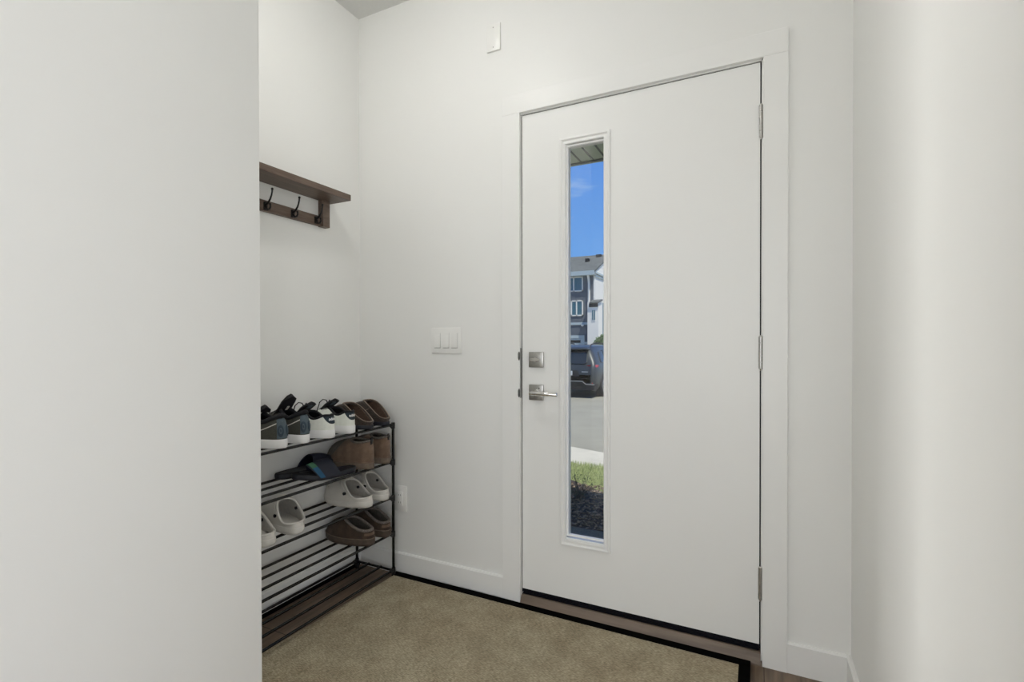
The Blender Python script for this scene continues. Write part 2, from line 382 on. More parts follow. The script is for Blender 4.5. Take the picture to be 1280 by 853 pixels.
# ------------------------------------------------------------------ hook shelf
hs = thing('coat_hook_shelf', 'brown wooden wall shelf with black coat hooks above the shoe rack', 'coat rack', (XL, 0, 0))
part('shelf_board', M['walnut'], hs, lambda bm: box(bm, 0, .130, -.95, -.193, 1.7835, 1.8112, bev=.0015))
for y in (-.2464, -.896): part('bracket', M['walnut'], hs, lambda bm, y=y: box(bm, 0, .031, y - .0205, y + .0205, 1.6615, 1.7835, bev=.0012))
part('rail', M['walnut'], hs, lambda bm: box(bm, 0, .018, -.8755, -.2669, 1.6640, 1.7085, bev=.001))
for y in (-.296, -.4225, -.5555, -.685, -.8115):
    hk = part('coat_hook', M['hook'], hs, lambda bm, y=y: (box(bm, .018, .0215, y - .0085, y + .0085, 1.667, 1.7015, bev=.0035),), True)
    def prong(bm, y=y):
        tube(bm, [(.0215, y, 1.691), (.030, y, 1.6925), (.040, y, 1.700), (.049, y, 1.711), (.0555, y, 1.724), (.059, y, 1.736), (.060, y, 1.745)], [.0055, .0045, .004, .0036, .0033, .0033, .0035], 10)
        bmesh.ops.create_icosphere(bm, subdivisions=2, radius=.0052, matrix=Matrix.Translation((.0602, y, 1.7485)))
    part('upper_prong', M['hook'], hk, prong, True, angle=60)
    def low(bm, y=y):
        tube(bm, [(.021, y, 1.684), (.027, y, 1.674), (.035, y, 1.6685), (.044, y, 1.670), (.0495, y, 1.678), (.0485, y, 1.687)], [.0052, .0045, .0042, .004, .0038, .0038], 10)
        bmesh.ops.create_icosphere(bm, subdivisions=2, radius=.0052, matrix=Matrix.Translation((.048, y, 1.689)))
    part('lower_prong', M['hook'], hk, low, True, angle=60)
    part('screw', M['chrome'], hk, lambda bm, y=y: tube(bm, [(.021, y, 1.677), (.0235, y, 1.677)], .0034, 10), True)

# ------------------------------------------------------------------ mat
def ztop(x, y):
    t = max(0, min(1, (-.80 - x) / .35)); e = max(0, 1 - abs(y + .022) / .05)
    return .011 + .0015 * t * e
RX, RYB, RYF = -.0417, -.019, -1.175
def lx(y): return -1.585 + (y + .079) * .045
mat_t = thing('entry_mat', 'large olive-brown carpet mat with black edging on the floor before the door', 'mat', (-.8, -.8, 0))
def ruggrid(bm):
    nx, ny = 24, 40
    ys = [RYB - .036] + [RYB - .036 - (k / ny) ** 1.1 * 1.12 for k in range(1, ny + 1)]
    top = []
    for y in ys:
        y2 = min(y, RYB - .036); l, r = lx(y2), RX - .036
        top.append([(l + (r - l) * i / nx + .8, y2 + .8, ztop(l + (r - l) * i / nx, y2)) for i in range(nx + 1)])
    V = [[bm.verts.new(p) for p in row] for row in top]
    for a, b in zip(V[:-1], V[1:]):
        for i in range(nx): bm.faces.new((a[i], a[i + 1], b[i + 1], b[i]))
    r = bmesh.ops.extrude_face_region(bm, geom=list(bm.faces))
    for g in r['geom']:
        if isinstance(g, bmesh.types.BMVert): g.co.z = .0005
part('carpet', M['rug'], mat_t, ruggrid)
def bord(bm):
    n = 40; rings = []
    x0, x1 = lx(-.05) - .012, RX
    for i in range(n + 1):
        x = x0 + (x1 - x0) * i / n
        zt = ztop(x, RYB) + .002
        rings.append([(x + .8, RYB + .8, .0005), (x + .8, RYB + .8, zt - .001), (x + .8, RYB - .003 + .8, zt), (x + .8, RYB - .034 + .8, zt - .0005), (x + .8, RYB - .0365 + .8, zt - .002), (x + .8, RYB - .0365 + .8, .0005)])
    loft(bm, rings)
part('edge_binding', M['border'], mat_t, bord)
def bord2(bm):
    pr = [(RX + .8, .0005), (RX + .8, .012), (RX - .003 + .8, .0135), (RX - .034 + .8, .013), (RX - .0365 + .8, .011), (RX - .0365 + .8, .0005)]
    prism(bm, pr, 'y', RYB - .0366 + .8, RYF + .8)
part('edge_binding', M['border'], mat_t, bord2)

# ------------------------------------------------------------------ shoe rack
XFp, XRp, YE, YS = -1.587, -1.8175, -.052, -.93
rk_ = thing('shoe_rack', 'black metal five-tier shoe rack against the left wall', 'shoe rack', (XFp, YE, 0))
def L(p): return (p[0] - XFp, p[1] - YE, p[2])
LEV = [.733, .556, .385, .212, .036]
RX_ = [XFp, XFp - .0767, XFp - .1533, XRp]
for y in (YE, YS):
    for x in (XFp, XRp):
        zf = .0165 if x == XFp else 0.0005
        part('post', M['rack'], rk_, lambda bm, x=x, y=y, zf=zf: tube(bm, [L((x, y, zf)), L((x, y, LEV[0] + .004))], .0066, 12), True)
        part('foot', M['rackj'], rk_, lambda bm, x=x, y=y, zf=zf: tube(bm, [L((x, y, zf - .0015)), L((x, y, zf + .002)), L((x, y, zf + .022)), L((x, y, zf + .025))], [.0085, .0098, .0095, .0075], 14), True)
    for z in LEV:
        part('side_bar', M['rack'], rk_, lambda bm, y=y, z=z: tube(bm, [L((XFp, y, z - .004)), L((XRp, y, z - .004))], .0055, 10), True)
for z in LEV:
    for j, x in enumerate(RX_):
        inner = j in (1, 2)
        part('rail', M['rack'], rk_, lambda bm, x=x, z=z: tube(bm, [L((x, YE, z)), L((x, YS, z))], .0056, 10), True)
    for x in (XFp, XRp):
        for y, s in ((YE, -1), (YS, 1)):
            def jn(bm, x=x, y=y, z=z, s=s):
                tube(bm, [L((x, y, z - .018)), L((x, y, z - .017)), L((x, y, z + .010)), L((x, y, z + .011))], [.007, .0092, .0092, .0075], 12)
                tube(bm, [L((x, y, z)), L((x, y + s * .022, z)), L((x, y + s * .024, z))], [.0092, .0078, .006], 12)
                prism(bm, [(L((x, y, 0))[1], z - .026), (L((x, y + s * .024, 0))[1], z - .004), (L((x, y, 0))[1], z - .004)], 'x', L((x, y, 0))[0] - .003, L((x, y, 0))[0] + .003)
            part('connector', M['rackj'], rk_, jn, True)

# ------------------------------------------------------------------ shoes
N = 48
def sgp(v, p): return math.copysign(abs(v) ** p, v)
def smooth(t): t = max(0, min(1, t)); return t * t * (3 - 2 * t)
def foot_ring(Ln, W, side=1, heel=.76, off=0., z=0., spring=0., toep=.8, px=.82):
    r = []
    for i in range(N):
        t = 2 * PI * i / N; c, s = math.cos(t), math.sin(t)
        x = Ln / 2 + (Ln / 2 + off) * sgp(c, px); k = x / Ln
        w = (W / 2) * (heel + (1 - heel) * smooth((k - .15) / .5)) + off
        y = w * sgp(s, toep) + side * .010 * math.sin(PI * max(0, min(1, k)))
        r.append(Vector((x, y, z + spring * smooth((k - .65) / .35))))
    return r
def open_ring(x0, x1, w, zf, side=1, px=.9, py=.9, w2=None):
    r = []
    for i in range(N):
        t = 2 * PI * i / N; c, s = math.cos(t), math.sin(t)
        k = .5 + .5 * sgp(c, px); x = x0 + (x1 - x0) * k
        ww = w if w2 is None else w + (w2 - w) * k
        r.append(Vector((x, ww * sgp(s, py) + side * .010 * math.sin(PI * min(1, max(0, x / .28))), zf(k))))
    return r
def shell_fn(F, O, pz=1., pb=1., toe=None):
    pz0 = pz
    def f(i, v):
        pz = pz0 if toe is None else pz0 + (toe - pz0) * smooth(.5 + .5 * math.cos(2 * PI * i / N))
        pbi = pb if toe is None else pb + (1. - pb) * smooth(.5 + .5 * math.cos(2 * PI * i / N))
        a = v * PI / 2; i0 = int(math.floor(i)) % N; i1 = (i0 + 1) % N; fr = i - math.floor(i)
        Fp = F[i0].lerp(F[i1], fr); Op = O[i0].lerp(O[i1], fr)
        b = (1 - math.cos(a)) ** pbi; h = math.sin(a) ** pz
        return Vector((Fp.x + (Op.x - Fp.x) * b, Fp.y + (Op.y - Fp.y) * b, Fp.z + (Op.z - Fp.z) * h))
    return f
def shell(bm, f, lv=12):
    loft(bm, [[f(i, k / lv) for i in range(N)] for k in range(lv + 1)], False, False)
def inner(bm, F, O, zi, inset=.004, dz=.001, lv=8, pz=1., pb=1.):
    cF = sum(F, Vector()) / N; cO = sum(O, Vector()) / N
    def sc(p, c, d):
        v = Vector((p.x - c.x, p.y - c.y, 0)); l = v.length
        return Vector((p.x, p.y, p.z)) - (v / max(l, 1e-6)) * min(d, l * .6)
    Fi = [sc(p, cF, inset + .001) for p in F]; Oi = [sc(p, cO, inset) for p in O]
    for p in Fi: p.z = zi
    for p in Oi: p.z -= dz
    g = shell_fn(Fi, Oi, pz, pb)
    rings = [list(O)] + [[g(i, 1 - k / lv) for i in range(N)] for k in range(lv + 1)]
    loft(bm, rings, False, True)
def patch(bm, f, i0, i1, v0, v1, off, ni=10, nv=6, edge=None):
    """raised panel following the shell; edge(u) -> (v0,v1) varies the outline"""
    G = []
    for a in range(ni + 1):
        u = a / ni; i = i0 + (i1 - i0) * u
        va, vb = edge(u) if edge else (v0, v1); row = []
        for b in range(nv + 1):
            v = va + (vb - va) * b / nv; p = f(i, v); e = .02
            du = f(i + .3, v) - f(i - .3, v); dv = f(i, min(1, v + e)) - f(i, max(0, v - e))
            n = du.cross(dv)
            n = n.normalized() if n.length > 1e-9 else Vector((0, 0, 1))
            row.append((p, n))
        G.append(row)
    rows = [[p + n * off for p, n in row] for row in G]; low = [[p - n * .0006 for p, n in row] for row in G]
    T = [[bm.verts.new(p) for p in r] for r in rows]; Lw = [[bm.verts.new(p) for p in r] for r in low]
    for a in range(ni):
        for b in range(nv): bm.faces.new((T[a][b], T[a + 1][b], T[a + 1][b + 1], T[a][b + 1]))
    bd = [(a, 0) for a in range(ni + 1)] + [(ni, b) for b in range(1, nv + 1)] + [(a, nv) for a in range(ni - 1, -1, -1)] + [(0, b) for b in range(nv - 1, 0, -1)]
    for (a, b), (c, d) in zip(bd, bd[1:] + bd[:1]): bm.faces.new((T[a][b], T[c][d], Lw[c][d], Lw[a][b]))
def disc_patch(bm, f, ic, vc, ri, rv, off, hole=0.):
    rings = []
    for rr, o in ((1, -.0004), (1, off), (.9, off + .0005), (hole, off + .0005), (hole, -.0004)) if hole else ((1, -.0004), (1, off), (.85, off + .0006)):
        ring = []
        for k in range(20):
            a = 2 * PI * k / 20; i = ic + ri * rr * math.cos(a); v = vc + rv * rr * math.sin(a); p = f(i, v)
            n = (f(i + .3, v) - f(i - .3, v)).cross(f(i, min(1, v + .02)) - f(i, max(0, v - .02)))
            n = n.normalized() if n.length > 1e-9 else Vector((0, 0, 1))
            ring.append(p + n * o)
        rings.append(ring)
    loft(bm, rings, False, not hole)
def sole(bm, F, z0, z1, bulge=.002, groove=True):
    def ring(z, d):
        c = sum(F, Vector()) / N; out = []
        for p in F:
            v = Vector((p.x - c.x, p.y - c.y, 0)).normalized(); out.append(Vector((p.x, p.y, 0)) + v * d + Vector((0, 0, z + (p.z - F[N // 2].z))))
        return out
    h = z1 - z0
    rs = [ring(z0, -.004), ring(z0 + .002, 0), ring(z0 + .35 * h, bulge)]
    if groove: rs += [ring(z0 + .36 * h, bulge - .0008), ring(z0 + .40 * h, bulge - .0008), ring(z0 + .41 * h, bulge)]
    rs += [ring(z0 + .9 * h, bulge), ring(z1, bulge - .0015), ring(z1, -.004)]
    loft(bm, rs)
def rot_to(th, wr):  # thing rotation so that local +x (toe) points along angle th
    return th

SH = {}
SH['olive'] = mat('dark_olive_canvas', (.058, .058, .048), .8, noise=(300, .2, 2))
SH['bluegrey'] = mat('blue_grey_suede', (.075, .105, .125), .75, noise=(250, .15, 2))
SH['navyrub'] = mat('dark_blue_rubber', (.018, .040, .062), .45)
SH['white'] = mat('white_rubber', (.80, .80, .80), .5)
SH['wleather'] = mat('white_leather', (.78, .80, .74), .45, noise=(60, .04, 2))
SH['black'] = mat('black_textile', (.008, .008, .011), .85)
SH['navy'] = mat('dark_navy_suede', (.016, .028, .038), .8)
SH['stripe'] = mat('pale_stripe', (.62, .60, .55), .5)
SH['brownknit'] = mat('dark_brown_knit', (.046, .032, .025), .95, noise=(220, .45, 3), bump=(300, .8, .003), sheen=.2)
SH['tan'] = mat('tan_fleece', (.26, .20, .155), .95, noise=(160, .25, 3), bump=(260, .8, .003))
SH['brownin'] = mat('brown_fleece_lining', (.105, .065, .045), .95, noise=(160, .3, 3), bump=(220, .8, .004))
SH['darksole'] = mat('dark_blue_black_sole', (.010, .011, .018), .6)
SH['suede'] = mat('tan_brown_suede', (.165, .108, .074), .92, noise=(38, .22, 4), bump=(400, .2, .001), sheen=.15)
SH['suede2'] = mat('worn_boot_sole', (.17, .130, .100), .85, noise=(50, .2, 3))
SH['greyfl'] = mat('grey_fleece', (.13, .115, .10), .95, noise=(150, .3, 3), bump=(260, .8, .003))
SH['choco'] = mat('chocolate_suede', (.060, .038, .026), .85, noise=(40, .3, 4), bump=(400, .2, .001))
SH['chocosole'] = mat('brown_slipper_sole', (.080, .058, .043), .7, noise=(60, .2, 3))
SH['braid'] = mat('grey_braid', (.17, .145, .13), .9, noise=(420, .6, 2), bump=(420, 1., .003))
SH['croc'] = mat('off_white_foam', (.62, .60, .56), .5, noise=(30, .04, 2))
SH['crocin'] = mat('grey_beige_footbed', (.44, .42, .39), .7, noise=(80, .08, 2))
SH['blue'] = mat('blue_webbing', (.010, .085, .175), .7)
SH['green'] = mat('green_webbing', (.050, .155, .085), .7)
SH['navys'] = mat('navy_strap', (.006, .008, .020), .6)

LACE = []
def sneaker_high(side, tongue=.165):
    Ln = .262; F0 = foot_ring(Ln, .098, side, .78, 0, .031)
    O = open_ring(.016, .150, .029, lambda k: .098 + .010 * math.cos(2 * PI * k) - .004 * math.sin(PI * k) + .012 * k, side)
    f = shell_fn(F0, O, 1., 1.25, 1.3)
    P = {}
    P['sole'] = (SH['white'], lambda bm: sole(bm, F0, 0, .034, groove=False))
    P['upper'] = (SH['olive'], lambda bm: shell(bm, f))
    P['lining'] = (SH['black'], lambda bm: inner(bm, F0, O, .036, .005))
    P['heel_counter'] = (SH['bluegrey'], lambda bm: patch(bm, f, 20.2, 27.8, .05, .97, .0012, 12, 8, edge=lambda u: (.05, .97 - .12 * (abs(u - .5) * 2) ** 3)))
    P['collar'] = (SH['black'], lambda bm: tube(bm, [p + Vector((0, 0, .006 + .006 * math.exp(-((i - 24) / 3.) ** 2))) for i, p in enumerate(O)], .0085, 8, closed=True))
    P['side_stripe'] = (SH['stripe'], lambda bm: [patch(bm, f, a, b, .3, .4, .0016, 14, 2, edge=lambda u, r=(a < 24): ((lambda w: (.20 + .36 * w, .225 + .385 * w))(u if r else 1 - u))) for a, b in ((9.5, 20.0), (28.0, 38.5))])
    P['heel_badge'] = (SH['navyrub'], lambda bm: [disc_patch(bm, f, c, .30, 1.5, .20, .0032) for c in (21.9, 26.1)])
    P['badge_ring'] = (SH['bluegrey'], lambda bm: [disc_patch(bm, f, c, .30, .75, .10, .0045, hole=.55) for c in (21.9, 26.1)])
    def tg(bm):
        pts = [(.205, .080, .014), (.185, .092, .022), (.163, .112, .030), (.138, .132, .035), (.113, tongue - .018, .034), (.100, tongue - .004, .029), (.093, tongue, .018)]
        rings = []
        for x, z, w in pts:
            rings.append([(x + dx, side * .008 + w * y, z + dz - .012 * y * y) for dx, dz, y in ((.004, .003, -.8), (.0055, .005, -.4), (.006, .006, 0), (.0055, .005, .4), (.004, .003, .8), (0, 0, 1), (-.004, -.003, .8), (-.0045, -.004, 0), (-.004, -.003, -.8), (0, 0, -1))])
        loft(bm, rings)
    P['tongue'] = (SH['black'], tg)
    def lc(bm):
        for k in range(5):
            x = .158 + k * .016; z = .113 - k * .0075; w = .026
            tube(bm, [(x, side * .008 - w, z), (x + .004, side * .008 - w * .5, z + .010), (x - .003, side * .008 + w * .5, z + .010), (x + .004, side * .008 + w, z)], .0026, 8)
        tube(bm, [(.165, side * .008 - .015, .118), (.155, side * .008 - .026, .126), (.160, side * .008 - .036, .112), (.175, side * .008 - .040, .092)], .002, 6)
    P['laces'] = (SH['black'], lc)
    P['tongue_label'] = (SH['stripe'], lambda bm: box(bm, .1165, .1185, side * .008 - .005, side * .008 + .005, .118, .138, rot=Matrix.Rotation(-.75, 3, 'Y')))
    return P
def sneaker_white(side):
    Ln = .266; F0 = foot_ring(Ln, .100, side, .80, 0, .030)
    zO = lambda k: .092 - .020 * math.sin(PI * min(1, max(0, k - .06) * 1.3)) ** 2 + .010 * k
    O = open_ring(.007, .145, .030, zO, side)
    f = shell_fn(F0, O, 1., 1.2, 1.3)
    P = {}
    P['sole'] = (SH['white'], lambda bm: sole(bm, F0, 0, .034, .0025))
    P['upper'] = (SH['wleather'], lambda bm: shell(bm, f))
    P['lining'] = (SH['black'], lambda bm: inner(bm, F0, O, .036, .006))
    P['collar'] = (SH['black'], lambda bm: tube(bm, [p + Vector((0, 0, .0005)) for p in O], .0050, 8, closed=True))
    P['heel_tab'] = (SH['navy'], lambda bm: patch(bm, f, 17.5, 30.5, .3, 1., .0014, 18, 8, edge=lambda u: (.30 + .68 * (abs(u - .5) * 2) ** 2.6, 1.0)))
    def word(bm):
        b2 = text_bm('adidas', .0125, .0004)
        b2.transform(Matrix(((0, 0, -1, .0), (-1, 0, 0, 0), (0, 1, 0, 0), (0, 0, 0, 1))))
        cy = -.016      # the word sits on the half of the tab that faces the room
        p0 = f(24, .6)
        for v in b2.verts:
            lo, hi = 15., 33.; tgt = p0.y + v.co.y * side * 1.
            tgt = p0.y + v.co.y
            for _ in range(18):
                m_ = (lo + hi) / 2
                if f(m_, .6).y > tgt: lo = m_
                else: hi = m_
            vv = .56 + v.co.z / .050
            q = f(lo, vv); v.co = Vector((q.x - .0022 + v.co.x, q.y, q.z))
        me = bpy.data.meshes.new('t'); b2.to_mesh(me); b2.free(); bm.from_mesh(me); bpy.data.meshes.remove(me)
    P['heel_lettering'] = (SH['white'], word)
    def tg(bm):
        rings = []
        for x, z, w in [(.205, .072, .016), (.185, .086, .024), (.165, .103, .030), (.145, .119, .034), (.125, .132, .034), (.112, .138, .026), (.107, .139, .012)]:
            rings.append([(x + dx, side * .008 + w * y, z + dz - abs(y) ** 2 * .008) for dx, dz, y in ((.003, .004, -.8), (.0035, .005, 0), (.003, .004, .8), (0, 0, 1), (-.003, -.004, .8), (-.003, -.004, 0), (-.003, -.004, -.8), (0, 0, -1))])
        loft(bm, rings)
    P['tongue'] = (SH['black'], tg)
    P['tongue_label'] = (SH['bluegrey'], lambda bm: box(bm, .112, .134, side * .008 - .012, side * .008 + .012, .1205, .1220, rot=Matrix.Rotation(.60, 3, 'Y')))
    def lc(bm):
        for k in range(5):
            x = .150 + k * .015; z = .112 - k * .0085; w = .026
            tube(bm, [(x, side * .008 - w, z - .004), (x + .004, side * .008, z + .008), (x, side * .008 + w, z - .004)], .0028, 8)
        tube(bm, [(.155, side * .008, .118), (.150, side * .008 + .014, .136), (.155, side * .008 + .028, .140), (.165, side * .008 + .036, .128), (.175, side * .008 + .038, .100), (.178, side * .008 + .040, .085)], .0022, 6)
        tube(bm, [(.155, side * .008, .118), (.165, side * .008 - .020, .132), (.175, side * .008 - .034, .118), (.180, side * .008 - .040, .090)], .0022, 6)
    P['laces'] = (SH['black'], lc)
    return P
def mule(side):   # low-backed knit slipper, high instep
    Ln = .262; F0 = foot_ring(Ln, .098, side, .78, 0, .016)
    O = open_ring(.004, .148, .038, lambda k: .030 + .078 * smooth(k * 1.05) ** .8, side, .9, .85)
    f = shell_fn(F0, O, 1., 1.0, 1.2)
    P = {}
    P['sole'] = (SH['darksole'], lambda bm: sole(bm, F0, 0, .019))
    P['upper'] = (SH['brownknit'], lambda bm: shell(bm, f))
    P['lining'] = (SH['brownin'], lambda bm: inner(bm, F0, O, .020, .008))
    P['collar'] = (SH['brownknit'], lambda bm: tube(bm, O, .0055, 8, closed=True))
    P['piping'] = (SH['tan'], lambda bm: tube(bm, [p + Vector((0, 0, .0042)) for p in O], .0028, 8, closed=True))
    P['seam'] = (SH['tan'], lambda bm: [tube(bm, [f(i0, v) + Vector((0, 0, .0015)) for v in [k / 10 for k in range(3, 11)]], .0012, 6) for i0 in (12, 36)])
    return P
def boot(side):
    Ln = .268; F0 = foot_ring(Ln, .098, side, .78, 0, .028)
    O = open_ring(.008, .104, .034, lambda k: .126 - .008 * math.sin(PI * k) + .004 * k, side)
    f = shell_fn(F0, O, .9, 1.5, 2.3)
    P = {}
    P['sole'] = (SH['suede2'], lambda bm: sole(bm, F0, 0, .030, .003))
    P['upper'] = (SH['suede'], lambda bm: shell(bm, f, 16))
    P['lining'] = (SH['greyfl'], lambda bm: inner(bm, F0, O, .032, .006))
    P['collar'] = (SH['greyfl'], lambda bm: tube(bm, O, .0055, 8, closed=True))
    P['welt'] = (SH['suede'], lambda bm: tube(bm, [Vector((p.x, p.y, .030)) + (Vector((p.x - .13, p.y, 0)).normalized() * .002) for p in F0], .003, 6, closed=True))
    P['pull_tab'] = (SH['black'], lambda bm: (box(bm, .001, .0055, side * .002 - .006, side * .002 + .006, .108, .140, bev=.001),))
    P['heel_panel'] = (SH['suede'], lambda bm: patch(bm, f, 20.5, 27.5, .02, .6, .0016, 10, 6, edge=lambda u: (.02, .62 - .3 * (abs(u - .5) * 2) ** 2)))
    P['side_gore'] = (SH['suede'], lambda bm: [tube(bm, [f(i0 + (k / 10 - .5) * .6, .25 + .075 * k) for k in range(0, 10)], .0014, 6) for i0 in (14.5, 33.5)])
    return P
def tasman(side):
    Ln = .266; F0 = foot_ring(Ln, .104, side, .82, 0, .030)
    O = open_ring(.010, .142, .036, lambda k: .068 + .038 * smooth(k * 1.1) - .004 * math.sin(PI * k), side, .9, .85)
    f = shell_fn(F0, O, 1., 1.05, 1.15)
    P = {}
    P['sole'] = (SH['chocosole'], lambda bm: sole(bm, F0, 0, .032, .004))
    P['upper'] = (SH['choco'], lambda bm: shell(bm, f))
    P['lining'] = (SH['greyfl'], lambda bm: inner(bm, F0, O, .034, .008))
    P['collar'] = (SH['braid'], lambda bm: tube(bm, O, .0062, 8, closed=True))
    P['welt'] = (SH['suede2'], lambda bm: tube(bm, [Vector((p.x, p.y, .033)) + (Vector((p.x - .13, p.y, 0)).normalized() * .0035) for p in F0], .0022, 6, closed=True))
    P['heel_band'] = (SH['suede'], lambda bm: patch(bm, f, 19, 29, .3, .52, .0016, 14, 3))
    return P
def clog(side):
    Ln = .262; F0 = foot_ring(Ln, .108, side, .84, 0, .026, 0.006)
    O = open_ring(.008, .132, .0465, lambda k: .044 + .066 * smooth((k - .22) / .78) ** 1.1, side, 1., .96)
    f = shell_fn(F0, O, 1., 1.1)
    P = {}
    P['sole'] = (SH['croc'], lambda bm: sole(bm, F0, 0, .028, .003))
    P['upper'] = (SH['croc'], lambda bm: shell(bm, f))
    P['footbed'] = (SH['crocin'], lambda bm: inner(bm, F0, O, .028, .006, pb=.9))
    P['collar'] = (SH['croc'], lambda bm: tube(bm, O, .0045, 8, closed=True))
    def strap(bm):  # strap flipped forward over the instep
        rings = []
        for k in range(21):
            a = PI * k / 20; y = .0505 * math.cos(a) + side * .010; z = .066 + .054 * math.sin(a); x = .098 + .048 * math.sin(a)
            d = Vector((-.75, 0, .65)).normalized()
            p = Vector((x, y, z)); nrm = Vector((0, math.cos(a), math.sin(a)))
            w = .0065 + .003 * abs(math.cos(a))
            rings.append([p + d * w + nrm * .0016, p + d * w - nrm * .0016, p - d * w - nrm * .0016, p - d * w + nrm * .0016])
        loft(bm, rings)
    P['heel_strap'] = (SH['croc'], strap)
    P['rivet'] = (SH['black'], lambda bm: [tube(bm, [(.097, side * .010 + s * .047, .064), (.097, side * .010 + s * .0555, .064)], .0068, 14) for s in (-1, 1)] + [tube(bm, [(.100, side * .010 + s * .034, .070), (.100, side * .010 + s * .041, .070)], .0062, 14) for s in (-1, 1)])
    P['vent_hole'] = (SH['crocin'], lambda bm: [disc_patch(bm, f, i, v, .38, .028, .0004) for i, v in [(0, .45), (3, .45), (45, .45), (5.5, .42), (42.5, .42), (1.8, .62), (46.2, .62), (4.8, .60), (43.2, .60), (0, .76), (3.6, .76), (44.4, .76)]])
    return P
def slide(side, stripe=True, s0=.105):
    Ln = .268; F0 = foot_ring(Ln, .096, side, .82, 0, .020, .012, px=.85)
    P = {}
    P['sole'] = (SH['darksole'], lambda bm: sole(bm, F0, 0, .022, .002))
    def fb(bm):
        c = sum(F0, Vector()) / N
        r0 = [Vector((p.x, p.y, p.z + .004)) for p in F0]
        r1 = [p.lerp(Vector((c.x, c.y, p.z)), .07) + Vector((0, 0, .0045)) for p in F0]
        r2 = [p.lerp(Vector((c.x, c.y, p.z)), .13) + Vector((0, 0, .0015)) for p in F0]
        loft(bm, [[Vector((p.x, p.y, p.z)) for p in F0], r0, r1, r2])
    P['footbed'] = (SH['black'], fb)
    def band(x0, x1, h0, h1, o=0., ka=0, kb=32, thick=.004, crown=.006):
        def fn(bm):
            rings = []
            for j in range(11):
                u = j / 10; x = x0 + (x1 - x0) * u; h = h0 + (h1 - h0) * u + (crown * math.sin(PI * u) if crown else 0); w = .050 + o
                ks = range(ka, kb + 1)
                sk = lambda k: (1 - math.sin(PI * k / 32)) * .016   # the strap flares backwards at its feet
                out = [Vector((x - sk(k) + .018 * math.sin(PI * k / 32), side * .009 + w * math.cos(PI * k / 32), .012 + (h + o) * math.sin(PI * k / 32) ** .95)) for k in ks]
                inn = [Vector((x - sk(k) + .018 * math.sin(PI * k / 32), side * .009 + (w - thick) * math.cos(PI * k / 32), .012 + (h + o - thick) * math.sin(PI * k / 32) ** .95)) for k in reversed(ks)]
                rings.append(out + inn)
            loft(bm, rings)
        return fn
    P['strap'] = (SH['navys'], band(s0, s0 + .092, .066, .048))
    if not stripe: return P
    P['strap_stripe'] = (SH['blue'], band(s0 + .067, s0 + .088, .0560, .0502, .0012, crown=0))
    P['strap_patch'] = (SH['green'], band(s0 + .067, s0 + .088, .0560, .0502, .0022, 9, 23, .003, crown=0))
    return P

def build_shoe(kind, label, cat, heel, ang, z, P, group=None, tilt=(0, 0)):
    t = thing(kind, label, cat, (heel[0], heel[1], z), math.radians(ang), group)
    t.rotation_euler = (math.radians(tilt[0]), math.radians(tilt[1]), math.radians(ang))
    for n, (m, fn) in P.items():
        po = part(n, m, t, fn, True, angle=50 if n != 'sole' else 40)
        if n in ('seam', 'rivet', 'side_stripe', 'heel_badge', 'badge_ring', 'side_gore'): split_loose(po)
    return t
T = .0062
z1, z2, z3, z4 = [v + T for v in LEV[:4]]
# toe points to -x (angle 180): local +y becomes world -y
build_shoe('high_top_sneaker', 'dark olive sneaker with white sole, leftmost on the top rack shelf', 'shoe', (-1.572, -.672, 0), 180, z1, sneaker_high(1, .150), 'olive sneaker pair')
build_shoe('high_top_sneaker', 'dark olive sneaker with a tall black tongue, next to the white sneakers', 'shoe', (-1.572, -.572, 0), 180, z1, sneaker_high(-1, .180), 'olive sneaker pair')
build_shoe('low_sneaker', 'white sneaker with navy heel tab, beside the dark olive sneakers', 'shoe', (-1.564, -.450, 0), 180, z1, sneaker_white(1), 'white sneaker pair')
build_shoe('low_sneaker', 'white sneaker with navy heel tab, beside the dark brown slippers', 'shoe', (-1.566, -.336, 0), 180, z1, sneaker_white(-1), 'white sneaker pair')
build_shoe('knit_slipper', 'dark brown slipper on the top rack shelf, touching the white sneakers', 'slipper', (-1.567, -.220, 0), 180, z1, mule(1), 'dark brown slipper pair')
build_shoe('knit_slipper', 'dark brown slipper at the far right end of the top rack shelf', 'slipper', (-1.567, -.112, 0), 180, z1, mule(-1), 'dark brown slipper pair')
build_shoe('ankle_boot', 'tan suede ankle boot beside the black slide sandals', 'boot', (-1.563, -.222, 0), 180, z2, boot(1), 'tan ankle boot pair')
build_shoe('ankle_boot', 'tan suede ankle boot nearest the rack post on the second shelf', 'boot', (-1.563, -.112, 0), 180, z2, boot(-1), 'tan ankle boot pair')
build_shoe('slide_sandal', 'black slide sandal with green and blue stripe, nearest the shelf front edge', 'sandal', (-1.606, -.284, 0), 250, z2 + .001, slide(1), 'slide sandal pair')
build_shoe('slide_sandal', 'plain black slide sandal nearer the wall, behind the striped slide', 'sandal', (-1.792, -.536, 0), 84, z2 + .001, slide(-1, False, .135), 'slide sandal pair')
build_shoe('foam_clog', 'off-white foam clog at the left rack edge, partly cut off by the near wall', 'clog', (-1.590, -.715, 0), 177, z3, clog(1), 'left clog pair')
build_shoe('foam_clog', 'off-white foam clog turned askew on the third shelf, left of centre', 'clog', (-1.593, -.592, 0), 171, z3, clog(-1), 'left clog pair')
build_shoe('foam_clog', 'off-white foam clog with its toe showing, above the brown slippers', 'clog', (-1.570, -.226, 0), 180, z3, clog(1), 'right clog pair')
build_shoe('foam_clog', 'off-white foam clog at the right end of the third shelf', 'clog', (-1.570, -.116, 0), 180, z3, clog(-1), 'right clog pair')
